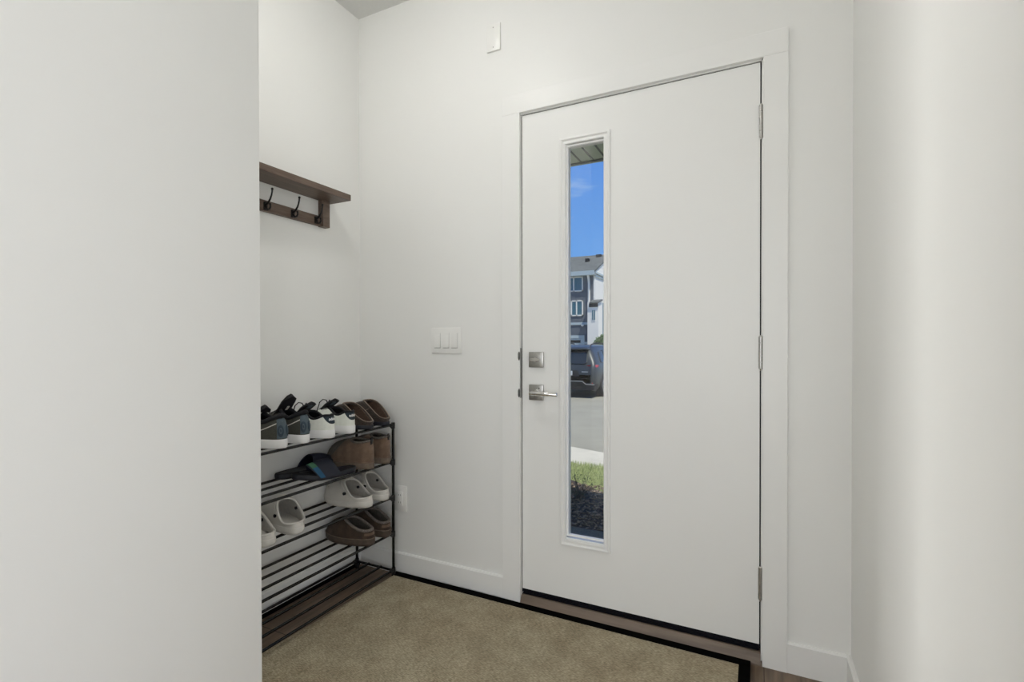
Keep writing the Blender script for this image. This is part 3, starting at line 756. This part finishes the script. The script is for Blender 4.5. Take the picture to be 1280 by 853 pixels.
build_shoe('suede_slipper', 'brown suede slipper with braided collar on fourth shelf, the one in front', 'slipper', (-1.565, -.218, 0), 180, z4, tasman(1), 'brown suede slipper pair')
build_shoe('suede_slipper', 'brown suede slipper with braided collar on fourth shelf, by the rack post', 'slipper', (-1.565, -.108, 0), 180, z4, tasman(-1), 'brown suede slipper pair')

# ------------------------------------------------------------------ ceiling lamps (all outside the frame)
def lamp(x, y, r, em, label):
    t = thing('ceiling_lamp', label, 'lamp', (x, y, ZC))
    part('base', M['trim'], t, lambda bm: tube(bm, [(0, 0, 0), (0, 0, -.018)], [r + .008, r + .008], 40), True)
    def dome(bm):
        rings = []
        for k in range(7):
            a = k / 7 * PI / 2; rings.append([(r * math.cos(a) * math.cos(2 * PI * j / 32), r * math.cos(a) * math.sin(2 * PI * j / 32), -.0185 - .05 * math.sin(a)) for j in range(32)])
        loft(bm, rings)
    part('diffuser', em, t, dome, True)
    return t
lamp(-1.20, -.88, .11, M['emit'], 'round white ceiling lamp above the entry mat')
lamp(-.40, -3.1, .16, M['emit2'], 'round white ceiling lamp added as fill in the unseen hall')  # unseen lamp, added for fill light
lamp(1.3, -4.0, .16, M['emit2'], 'round white ceiling lamp added as fill in the far hall corner')  # second unseen fill lamp, also added

# ------------------------------------------------------------------ outdoors
O_ = {}
O_['conc'] = mat('grey_concrete', (.135, .135, .105), .9, noise=(60, .25, 5), bump=(120, .4, .004))
O_['walk'] = mat('pale_sidewalk', (.56, .545, .455), .9, noise=(3, .08, 6), bump=(150, .3, .004))
O_['asph'] = mat('asphalt', (.305, .300, .240), .9, noise=(1.2, .10, 8), bump=(180, .5, .006))
O_['soil'] = mat('mulch_soil', (.06, .045, .038), .95, noise=(40, .5, 5), bump=(60, 1, .02))
O_['grass0'] = mat('turf_ground', (.24, .31, .13), .9, noise=(20, .4, 5))
O_['grass'] = mat('grass_blades', (.48, .54, .27), .6, noise=(45, .35, 3))
O_['chip'] = mat('bark_chips', (.25, .19, .13), .9, noise=(30, .75, 3))
O_['twig'] = mat('dry_stems', (.17, .15, .125), .9)
O_['soffit'] = mat('green_grey_soffit', (.46, .50, .36), .7)
O_['groove'] = mat('soffit_groove', (.06, .075, .055), .8)
O_['ext'] = mat('exterior_siding', (.45, .46, .45), .8)
def poly_ground(name, pts, z, m, label=None, cat=None, kind=None):
    bm = bmesh.new()
    top = [bm.verts.new((x, y, zz)) for (x, y), zz in zip(pts, z)]
    bm.faces.new(top)
    r = bmesh.ops.extrude_face_region(bm, geom=list(bm.faces))
    for g in r['geom']:
        if isinstance(g, bmesh.types.BMVert): g.co.z -= .12
    return finish(name, bm, m, kind=kind)
B('porch_slab', [(-1.6, .6, .16, 1.27, -.30, -.12)], O_['conc'], kind=S, bev=.01)
poly_ground('mulch_bed', [(-6, .1), (4, .1), (4, 2.1), (-.9, 2.1), (-1.65, 2.62), (-6, 2.9)], [-.19] * 6, O_['soil'], kind=S)
poly_ground('lawn', [(-9, 1.2), (5, 1.2), (5, 3.9), (-1.2, 3.6), (-2.0, 3.45), (-9, 2.4)], [-.21, -.21, -.28, -.28, -.28, -.27], O_['grass0'], kind=S)
poly_ground('sidewalk', [(-12, 2.0), (5, 3.3), (5, 2.5), (-1.0, 4.25), (-2.44, 4.81), (-12, 8.5)][::1] and [(-12, 1.9), (5, 3.4), (5, 2.6 + .6), (-1.88, 4.61), (-2.44, 4.81), (-12, 8.5)], [-.30, -.30, -.32, -.35, -.35, -.36], O_['walk'], kind=S)
poly_ground('street', [(-60, 2), (40, 2), (40, 12.7), (-60, 12.7)], [-.372, -.372, -.56, -.56], O_['asph'], kind=S)
poly_ground('street_far', [(-80, 12.7), (60, 12.7), (60, 90), (-80, 90)], [-.56, -.56, -.62, -.62], O_['asph'], kind=S)
# grass blades in the strip seen through the window
def blades(bm):
    for _ in range(9000):
        y = random.uniform(2.15, 3.52); x = -.02 - (y + 1.93) * random.uniform(.24, .44)
        edge = 2.1 + max(0, min(1, (-.9 - x) / .75)) * .52
        if y < edge + random.uniform(-.08, .05): continue
        z = -.21 - (y - 1.2) * .026; h = random.uniform(.03, .07); a = random.uniform(0, 2 * PI); w = .0035; l = random.uniform(.0, .03); b = random.uniform(0, 2 * PI)
        v1 = bm.verts.new((x + w * math.cos(a), y + w * math.sin(a), z)); v2 = bm.verts.new((x - w * math.cos(a), y - w * math.sin(a), z))
        v3 = bm.verts.new((x + l * math.cos(b), y + l * math.sin(b), z + h)); bm.faces.new((v1, v2, v3))
g = part('grass', O_['grass'], None, blades); tag(g, 'green lawn grass growing in front of the sidewalk outside', 'grass'); g['kind'] = 'stuff'
def chips(bm):
    for _ in range(1500):
        y = random.uniform(1.28, 2.5); x = -.02 - (y + 1.93) * random.uniform(.22, .46); s = random.uniform(.006, .018)
        r = Matrix.Rotation(random.uniform(0, PI), 3, 'Z') @ Matrix.Rotation(random.uniform(-.5, .5), 3, 'X')
        box(bm, x - s, x + s, y - s * .45, y + s * .45, -.187, -.187 + s * .35, rot=r)
g = part('bark_mulch', O_['chip'], None, chips); tag(g, 'dark bark mulch in the garden bed below the lawn', 'mulch'); g['kind'] = 'stuff'
pl = thing('dry_shrub', 'dry twiggy garden plant in the mulch bed outside the door', 'plant', (-1.36, 2.05, -.19))
def twigs(bm):
    for _ in range(46):
        a = random.uniform(0, 2 * PI); r = random.uniform(.06, .24); h = random.uniform(.07, .21)
        p = [Vector((random.uniform(-.03, .03), random.uniform(-.03, .03), 0))]
        for k in range(1, 5): p.append(Vector((r * math.cos(a) * k / 4 + random.uniform(-.01, .01), r * math.sin(a) * k / 4 + random.uniform(-.01, .01), h * (k / 4) ** .7)))
        tube(bm, p, [.003, .0026, .002, .0016, .001], 5)
part('stem', O_['twig'], pl, twigs)
O_['sage'] = mat('grey_green_leaves', (.075, .105, .05), .8)
def sprigs(bm):
    for _ in range(320):
        a = random.uniform(0, 2 * PI); r = random.uniform(.03, .24); h = random.uniform(.03, .20)
        c = Vector((r * math.cos(a), r * math.sin(a), h)); d = Vector((random.uniform(-1, 1), random.uniform(-1, 1), random.uniform(0, 1))).normalized() * .022
        n = d.cross(Vector((0, 0, 1))).normalized() * .004
        vs = [bm.verts.new(c), bm.verts.new(c + d * .5 + n), bm.verts.new(c + d), bm.verts.new(c + d * .5 - n)]; bm.faces.new(vs)
fl = part('foliage', O_['sage'], pl, sprigs)
# eave of our own house
B('porch_soffit', [(-6, 4, .12, 1.49, 2.420, 2.54)], O_['soffit'], kind=S)
gb = bmesh.new()
for k in range(64):
    x = -4.0 + k * .089; box(gb, x - .006, x + .006, .13, 1.49, 2.4165, 2.421)
finish('trim_soffit_grooves', gb, O_['groove'], kind=S)
B('trim_fascia', [(-6, 4, 1.49, 1.505, 2.407, 2.57)], O_['soffit'], kind=S)
B('trim_fascia_shadow_gap', [(-6, 4, 1.478, 1.49, 2.410, 2.42)], O_['groove'], kind=S)
B('wall_exterior', [(-6, XL - .12, .0, .12, -.3, 2.9), (XR + .12, 4, 0, .12, -.3, 2.9), (-6, 4, .0, .12, 2.98, 5.6), (-6, 4, -6, 0, 5.5, 5.6)], O_['ext'], kind=S)

# ---- the far house
H = {}
H['sid'] = mat('slate_grey_siding', (.115, .135, .158), .8, noise=(.6, .06, 3))
H['whi'] = mat('white_siding', (.84, .82, .75), .7)
H['trim'] = mat('pale_grey_trim', (.42, .50, .52), .7)
H['roof'] = mat('grey_shingles', (.115, .128, .122), .95, noise=(1.6, .25, 6))
H['wint'] = mat('teal_window_glass', (.04, .13, .17), .08, spec=.8)
H['gar'] = mat('garage_door_paint', (.42, .50, .52), .6)
H['blue'] = mat('pale_blue_siding', (.22, .29, .33), .8)
H['dark'] = mat('dark_void', (.012, .012, .012), .6)
HX, HY = -14.15, 45.0
hs_ = thing('row_house', 'grey three-storey house with white end wall across the street', 'house', (HX, HY, -.62))
def hl(*a):
    x0, x1, y0, y1, z0, z1 = a; return (x0 - HX, x1 - HX, y0 - HY, y1 - HY, z0 + .62, z1 + .62)
part('facade', H['sid'], hs_, lambda bm: box(bm, *hl(-34, HX - .12, HY, HY + .3, -.6, 8.1)))
part('side_wall', H['whi'], hs_, lambda bm: (box(bm, *hl(HX - .12, HX, HY + .05, HY + 11, 5.3, 8.1)),
     prism(bm, [(HY + .02 - HY, 8.72), (HY + 11 - HY, 8.72), (5.5, 8.72 + 2.45)], 'x', -.12, 0)))
part('lower_side_wall', H['blue'], hs_, lambda bm: box(bm, *hl(HX - .12, HX, HY + .05, HY + 11, -.6, 5.3)), label='pale blue lower end wall')
part('corner_board', H['whi'], hs_, lambda bm: box(bm, *hl(HX - .14, HX + .03, HY - .04, HY + .12, -.6, 8.05)))
def roof(bm):
    e = .55
    for s in (1, -1):
        y0, yr = (-e, 5.5) if s == 1 else (11 + e, 5.5)
        zE = 8.2 + .62; zR = zE + 6.05 * .42
        prism(bm, [(y0, zE), (yr, zR), (yr, zR - .18), (y0, zE - .18)], 'x', -20, .12)
part('roof', H['roof'], hs_, roof)
part('fascia', H['trim'], hs_, lambda bm: (box(bm, *hl(-34, HX + .12, HY - .60, HY - .5, 7.78, 8.2)), box(bm, *hl(-34, HX + .1, HY - .55, HY + .02, 7.78, 7.85))))
part('gable_trim', H['trim'], hs_, lambda bm: (box(bm, .0, .18, -.3, 11.3, 8.55, 8.72), box(bm, .0, .10, -.1, 11.1, 8.28, 8.45)))
part('downspout', H['whi'], hs_, lambda bm: tube(bm, [hl(-14.72, 0, 44.5, 0, 7.9, 0)[0:6:2], hl(-14.72, 0, 44.8, 0, 7.4, 0)[0:6:2], hl(-14.72, 0, 44.9, 0, 7.0, 0)[0:6:2], hl(-14.72, 0, 44.9, 0, -.5, 0)[0:6:2]], .12, 8), True)
def win(x0, x1, z0, z1, sp=.5):
    w = part('window', H['whi'], hs_, lambda bm: [box(bm, *hl(a, b, HY - .08, HY + .02, c, d)) for a, b, c, d in
        ((x0, x1, z0, z0 + .12), (x0, x1, z1 - .12, z1), (x0, x0 + .12, z0, z1), (x1 - .12, x1, z0, z1), (x0 + (x1 - x0) * sp - .06, x0 + (x1 - x0) * sp + .06, z0, z1))])
    part('pane', H['wint'], w, lambda bm: box(bm, *hl(x0 + .1, x1 - .1, HY - .03, HY + .01, z0 + .1, z1 - .1)))
win(-17.25, -15.35, 6.28, 7.75); win(-16.6, -15.34, 3.86, 5.42, .47); win(-20.9, -19.0, 6.28, 7.75); win(-20.6, -19.2, 3.86, 5.42)
part('belt_trim', H['trim'], hs_, lambda bm: box(bm, *hl(-34, -14.9, HY - .08, HY, 2.98, 3.22)))
gd = part('garage_door', H['gar'], hs_, lambda bm: [box(bm, *hl(-19.9, -15.45, HY - .05, HY, -.6 + k * .45, -.6 + k * .45 + .435)) for k in range(5)])
part('garage_window', H['dark'], gd, lambda bm: [box(bm, *hl(x, x + .95, HY - .07, HY - .04, 1.22, 1.48)) for x in (-19.6, -18.4, -17.45, -16.55)])
part('garage_trim', H['trim'], hs_, lambda bm: (box(bm, *hl(-20.2, -15.2, HY - .09, HY, 1.65, 1.95)), box(bm, *hl(-15.45, -15.2, HY - .09, HY, -.6, 1.65)), box(bm, *hl(-15.2, -14.6, HY - .06, HY, 1.1, 1.3))))
part('roof_vent', H['dark'], hs_, lambda bm: (box(bm, -1.9, -1.5, 2.8, 3.15, 8.82 + 3.35 * .42, 8.82 + 3.35 * .42 + .38), box(bm, -1.25, -.7, 4.5, 4.8, 8.82 + 5.05 * .42, 8.82 + 5.05 * .42 + .30)))
part('porch_lamp', H['whi'], hs_, lambda bm: bmesh.ops.create_icosphere(bm, subdivisions=2, radius=.14, matrix=Matrix.Translation(hl(-15.35, 0, HY - .2, 0, 2.95, 0)[0:6:2])), True)
an = part('annex', H['whi'], hs_, lambda bm: box(bm, *hl(-14.62, -13.55, HY - .9, HY + .5, -.6, 5.15)))
part('annex_roof', H['roof'], an, lambda bm: prism(bm, [(-1.15, 5.62), (-1.15, 5.72), (.1, 6.05), (.1, 5.9)], 'x', -.2, .75))
part('annex_frieze', H['dark'], an, lambda bm: box(bm, -.30, .55, -.96, -.88, 5.25, 5.62))
part('annex_window', H['whi'], an, lambda bm: box(bm, -.05, .35, -.94, -.88, 3.9, 5.05))
part('annex_pane', H['wint'], an, lambda bm: (box(bm, .0, .12, -.96, -.9, 4.0, 4.95), box(bm, .18, .30, -.96, -.9, 4.0, 4.95)))
nb = thing('neighbour_house', 'blue-grey house standing behind the white annex across the street', 'house', (-15.5, 58, -.62))
part('wall', H['blue'], nb, lambda bm: box(bm, -1.5, 9, 0, 8, 0, 6.4))
part('roof', H['roof'], nb, lambda bm: prism(bm, [(-.5, 6.35), (4, 8.6), (8.5, 6.35)], 'x', -1.9, 9.4))
part('corner_board', H['whi'], nb, lambda bm: box(bm, -1.55, -1.35, -.06, .1, 0, 6.4))
# shrub by the annex
H['leaf'] = mat('shrub_leaves', (.06, .12, .035), .8, noise=(3, .5, 4))
sb = thing('garden_shrub', 'green shrub at the foot of the white annex across the street', 'shrub', (-12.6, 42.8, -.62))
def blob(bm):
    for _ in range(900):
        a, b = random.uniform(0, 2 * PI), math.acos(random.uniform(-1, 1)); r = .75 + random.uniform(0, .35)
        c = Vector((r * math.sin(b) * math.cos(a), r * math.sin(b) * math.sin(a) * .8, 1.35 + r * 1.15 * math.cos(b)))
        d = Vector([random.uniform(-1, 1) for _ in range(3)]).normalized() * .16; n = d.orthogonal().normalized() * .08
        vs = [bm.verts.new(c - d), bm.verts.new(c + n), bm.verts.new(c + d), bm.verts.new(c - n)]; bm.faces.new(vs)
    bmesh.ops.create_icosphere(bm, subdivisions=3, radius=.8, matrix=Matrix.Translation((0, 0, 1.35)) @ Matrix.Diagonal((1, .8, 1.15, 1)))
part('foliage', H['leaf'], sb, blob)
part('trunk', O_['twig'], sb, lambda bm: tube(bm, [(0, 0, 0), (0, 0, 1.0)], .09, 8))

# ---- the parked car (rear towards us)
K = {}
K['paint'] = mat('dark_blue_grey_car_paint', (.040, .050, .056), .38, .25, coat=.35)
K['glass'] = mat('tinted_car_glass', (.02, .026, .028), .06, spec=.9)
K['clad'] = mat('black_cladding', (.015, .015, .016), .6)
K['red'] = mat('red_lens', (.50, .015, .03), .2, coat=.5)
K['silver'] = mat('silver_trim', (.55, .56, .57), .3, .8)
K['tyre'] = mat('tyre_rubber', (.01, .01, .011), .8)
K['rim'] = mat('alloy_rim', (.52, .53, .54), .35, .7)
K['plate'] = mat('licence_plate', (.62, .66, .68), .5)
CX, CYc, CZ = -5.33, 12.75, -.56
car = thing('parked_car', 'dark blue-grey suv parked in the street, rear towards the door', 'car', (CX, CYc, CZ))
def cring(y, w, zb, belt, zr, wr):
    h = []
    pts = [(w * .90, zb), (w * .985, zb + .12), (w, zb + .38), (w, belt - .14), (w * .97, belt), (wr + (w * .97 - wr) * .5, (belt + zr) / 2 + .03), (wr + .03, zr - .07), (wr * .85, zr - .015), (wr * .4, zr)]
    return [(x, y, z) for x, z in pts] + [(-x, y, z) for x, z in reversed(pts)]
ST = [(0.00, .74, .34, .62, .80, .60), (.03, .82, .30, .84, .98, .66), (.10, .88, .27, 1.00, 1.06, .68), (.20, .90, .26, 1.04, 1.25, .66), (.36, .915, .25, 1.05, 1.53, .60), (.50, .92, .25, 1.04, 1.585, .60),
      (1.2, .92, .24, 1.02, 1.64, .62), (2.0, .92, .24, 1.00, 1.655, .63), (2.7, .92, .24, .99, 1.60, .62), (3.1, .915, .24, .99, 1.36, .64), (3.4, .91, .24, .99, 1.10, .68), (4.0, .89, .25, .90, .95, .70), (4.4, .84, .28, .78, .84, .60), (4.55, .74, .34, .66, .72, .5)]
part('body', K['paint'], car, lambda bm: loft(bm, [cring(*s) for s in ST]), True, angle=60)
def rearglass(bm):
    a = [(-.60, 1.10, .085), (-.52, 1.06, .07), (.52, 1.06, .07), (.60, 1.10, .085), (.565, 1.36, .215), (.50, 1.42, .25), (-.50, 1.42, .25), (-.565, 1.36, .215)]
    loft(bm, [[(x, y - .012, z) for x, z, y in a], [(x, y + .12, z) for x, z, y in a]])
part('rear_window', K['glass'], car, rearglass)
def spoiler(bm): box(bm, -.60, .60, .16, .42, 1.49, 1.535, bev=.015)
part('spoiler', K['paint'], car, spoiler, True)
for s in (1, -1):
    part('side_window', K['glass'], car, lambda bm, s=s: [loft(bm, [[(s * (.905 + o), y, z) if z < 1.2 else (s * (.735 + o), y, z) for y, z in q] for o in (-.04, .012)]) for q in
         ([(.62, 1.09), (1.15, 1.08), (1.15, 1.46), (.85, 1.42)], [(1.25, 1.08), (2.05, 1.06), (2.05, 1.50), (1.25, 1.47)], [(2.13, 1.06), (3.0, 1.05), (2.6, 1.47), (2.13, 1.50)])])
    part('tail_light', K['red'], car, lambda bm, s=s: loft(bm, [[(s * .50, .045, .955), (s * .50, .045, .985), (s * .70, .06, 1.02), (s * .86, .13, 1.03), (s * .915, .30, 1.02), (s * .915, .30, .975), (s * .87, .12, .925), (s * .70, .04, .93)],
         [(s * .50, .12, .955), (s * .50, .12, .985), (s * .68, .16, 1.02), (s * .80, .22, 1.03), (s * .86, .34, 1.02), (s * .86, .34, .975), (s * .80, .2, .925), (s * .68, .14, .93)]]))
    part('roof_rail', K['clad'], car, lambda bm, s=s: tube(bm, [(s * .60, .42, 1.57), (s * .61, .52, 1.66), (s * .62, 1.2, 1.70), (s * .62, 2.4, 1.68), (s * .62, 2.5, 1.60)], .018, 8), True)
    part('mirror', K['paint'], car, lambda bm, s=s: box(bm, s * 1.0 - .1, s * 1.0 + .1, 2.72, 2.86, 1.0, 1.14, bev=.03), True)
    part('exhaust_pipe', K['silver'], car, lambda bm, s=s: tube(bm, [(s * .52, -.02, .30), (s * .52, .3, .30)], .04, 14), True)
    part('rear_reflector', K['red'], car, lambda bm, s=s: box(bm, s * .74 - .07, s * .74 + .07, .02, .06, .455, .485))
    for y in (.88, 3.55):
        w = part('wheel', K['tyre'], car, lambda bm, s=s, y=y: tube(bm, [(s * .72, y, .345), (s * .74, y, .345), (s * .92, y, .345), (s * .945, y, .345)], [.32, .345, .345, .32], 36), True)
        def rim(bm, s=s, y=y):
            tube(bm, [(s * .930, y, .345), (s * .950, y, .345)], .05, 14)
            for k in range(10):
                a = 2 * PI * k / 10; tube(bm, [(s * .945, y + .04 * math.cos(a), .345 + .04 * math.sin(a)), (s * .948, y + .225 * math.cos(a), .345 + .225 * math.sin(a))], [.02, .014], 6)
            tube(bm, [(s * .946, y + .235 * math.cos(2 * PI * k / 28), .345 + .235 * math.sin(2 * PI * k / 28)) for k in range(28)], .014, 6, closed=True)
        part('rim', K['rim'], w, rim, True)
        part('wheel_arch', K['clad'], car, lambda bm, s=s, y=y: tube(bm, [(s * .918, y + .385 * math.cos(a), .36 + .385 * math.sin(a)) for a in [PI * k / 16 for k in range(17)]], .028, 8), True)
part('rear_bumper', K['clad'], car, lambda bm: loft(bm, [[(-.86, -.035, .25), (.86, -.035, .25), (.88, -.035, .42), (.60, -.045, .45), (.50, -.05, .53), (-.50, -.05, .53), (-.60, -.045, .45), (-.88, -.035, .42)],
     [(-.87, .25, .22), (.87, .25, .22), (.90, .25, .44), (.62, .25, .47), (.5, .25, .55), (-.5, .25, .55), (-.62, .25, .47), (-.9, .25, .44)]]))
part('bumper_trim', K['silver'], car, lambda bm: tube(bm, [(-.88, -.02, .425), (-.62, -.055, .432), (-.50, -.06, .525), (.50, -.06, .525), (.62, -.055, .432), (.88, -.02, .425)], .014, 6))
part('tailgate_recess', K['clad'], car, lambda bm: loft(bm, [[(-.40, -.012, .66), (.40, -.012, .66), (.32, .0, .86), (-.32, .0, .86)], [(-.40, .05, .66), (.40, .05, .66), (.32, .05, .86), (-.32, .05, .86)]]))
part('tailgate_seam', K['clad'], car, lambda bm: tube(bm, [(-.70, .015, .88), (-.66, -.012, .61), (.66, -.012, .61), (.70, .015, .88)], .010, 6))
lp = part('licence_plate', K['plate'], car, lambda bm: box(bm, -.17, .17, -.035, -.015, .70, .84, bev=.008))
part('badge', K['silver'], car, lambda bm: box(bm, .46, .66, -.004, .008, .80, .825))
part('brand_emblem', K['silver'], car, lambda bm: tube(bm, [(.05 * math.cos(2 * PI * k / 20), .018, .93 + .036 * math.sin(2 * PI * k / 20)) for k in range(20)], .006, 6, closed=True))

# ------------------------------------------------------------------ sky + sun
w = bpy.data.worlds.new('sky'); bpy.context.scene.world = w; w.use_nodes = True; nt = w.node_tree
for n in list(nt.nodes): nt.nodes.remove(n)
out = nt.nodes.new('ShaderNodeOutputWorld'); bg = nt.nodes.new('ShaderNodeBackground'); tc = nt.nodes.new('ShaderNodeTexCoord')
sp = nt.nodes.new('ShaderNodeSeparateXYZ'); nt.links.new(tc.outputs['Generated'], sp.inputs[0])
r = nt.nodes.new('ShaderNodeValToRGB'); e = r.color_ramp.elements
e[0].position = 0; e[0].color = (.46, .66, .92, 1); e[1].position = .9; e[1].color = (.035, .13, .50, 1)
k = e.new(.17); k.color = (.150, .400, .93, 1); k = e.new(.38); k.color = (.085, .29, .86, 1)
nt.links.new(sp.outputs['Z'], r.inputs['Fac'])
mp = nt.nodes.new('ShaderNodeMapping'); mp.inputs['Scale'].default_value = (5, 5, 22); nz = nt.nodes.new('ShaderNodeTexNoise'); nz.inputs['Scale'].default_value = 1.1; nz.inputs['Detail'].default_value = 7
nt.links.new(tc.outputs['Generated'], mp.inputs['Vector']); nt.links.new(mp.outputs['Vector'], nz.inputs['Vector'])
r2 = nt.nodes.new('ShaderNodeValToRGB'); r2.color_ramp.elements[0].position = .56; r2.color_ramp.elements[1].position = .78
r2.color_ramp.elements[1].color = (.75, .75, .75, 1)
nt.links.new(nz.outputs['Fac'], r2.inputs['Fac'])
mx = nt.nodes.new('ShaderNodeMix'); mx.data_type = 'RGBA'; nt.links.new(r2.outputs['Color'], mx.inputs[0]); nt.links.new(r.outputs['Color'], mx.inputs[6]); mx.inputs[7].default_value = (.62, .78, .98, 1)
nt.links.new(mx.outputs[2], bg.inputs['Color']); bg.inputs['Strength'].default_value = .95
nt.links.new(bg.outputs[0], out.inputs['Surface'])
sl = bpy.data.lights.new('sun', 'SUN'); sl.energy = 4.5; sl.angle = math.radians(.55); sl.color = (1, .95, .86)
so = bpy.data.objects.new('sun', sl); COL.objects.link(so)
so.rotation_euler = Vector((.85, -.60, 2.1)).to_track_quat('Z', 'Y').to_euler()

# ------------------------------------------------------------------ camera
f_px, yaw, pitch, roll, cyp = 620.42, .458, -.00733, -.00162, 434.61
fw = Vector((-math.sin(yaw) * math.cos(pitch), math.cos(yaw) * math.cos(pitch), math.sin(pitch)))
ri = Vector((math.cos(yaw), math.sin(yaw), 0)); up = ri.cross(fw)
r2_, u2_ = ri * math.cos(roll) + up * math.sin(roll), -ri * math.sin(roll) + up * math.cos(roll)
cd = bpy.data.cameras.new('camera'); cam = bpy.data.objects.new('camera', cd); COL.objects.link(cam)
R = Matrix((r2_, u2_, -fw)).transposed()
cam.matrix_world = Matrix.Translation((-.0244, -1.9309, 1.12)) @ R.to_4x4()
cd.sensor_width = 36; cd.sensor_fit = 'HORIZONTAL'; cd.lens = f_px / 1280 * 36; cd.shift_y = (cyp - 426.5) / 1280; cd.clip_start = .02; cd.clip_end = 500
sc = bpy.context.scene; sc.camera = cam
sc.view_settings.view_transform = 'Standard'; sc.view_settings.look = 'None'; sc.view_settings.exposure = 0; sc.view_settings.gamma = 1; sc.view_settings.use_curve_mapping = False
try:
    sc.cycles.max_bounces = 16; sc.cycles.diffuse_bounces = 10; sc.cycles.transparent_max_bounces = 16; sc.cycles.use_denoising = True
except Exception: pass
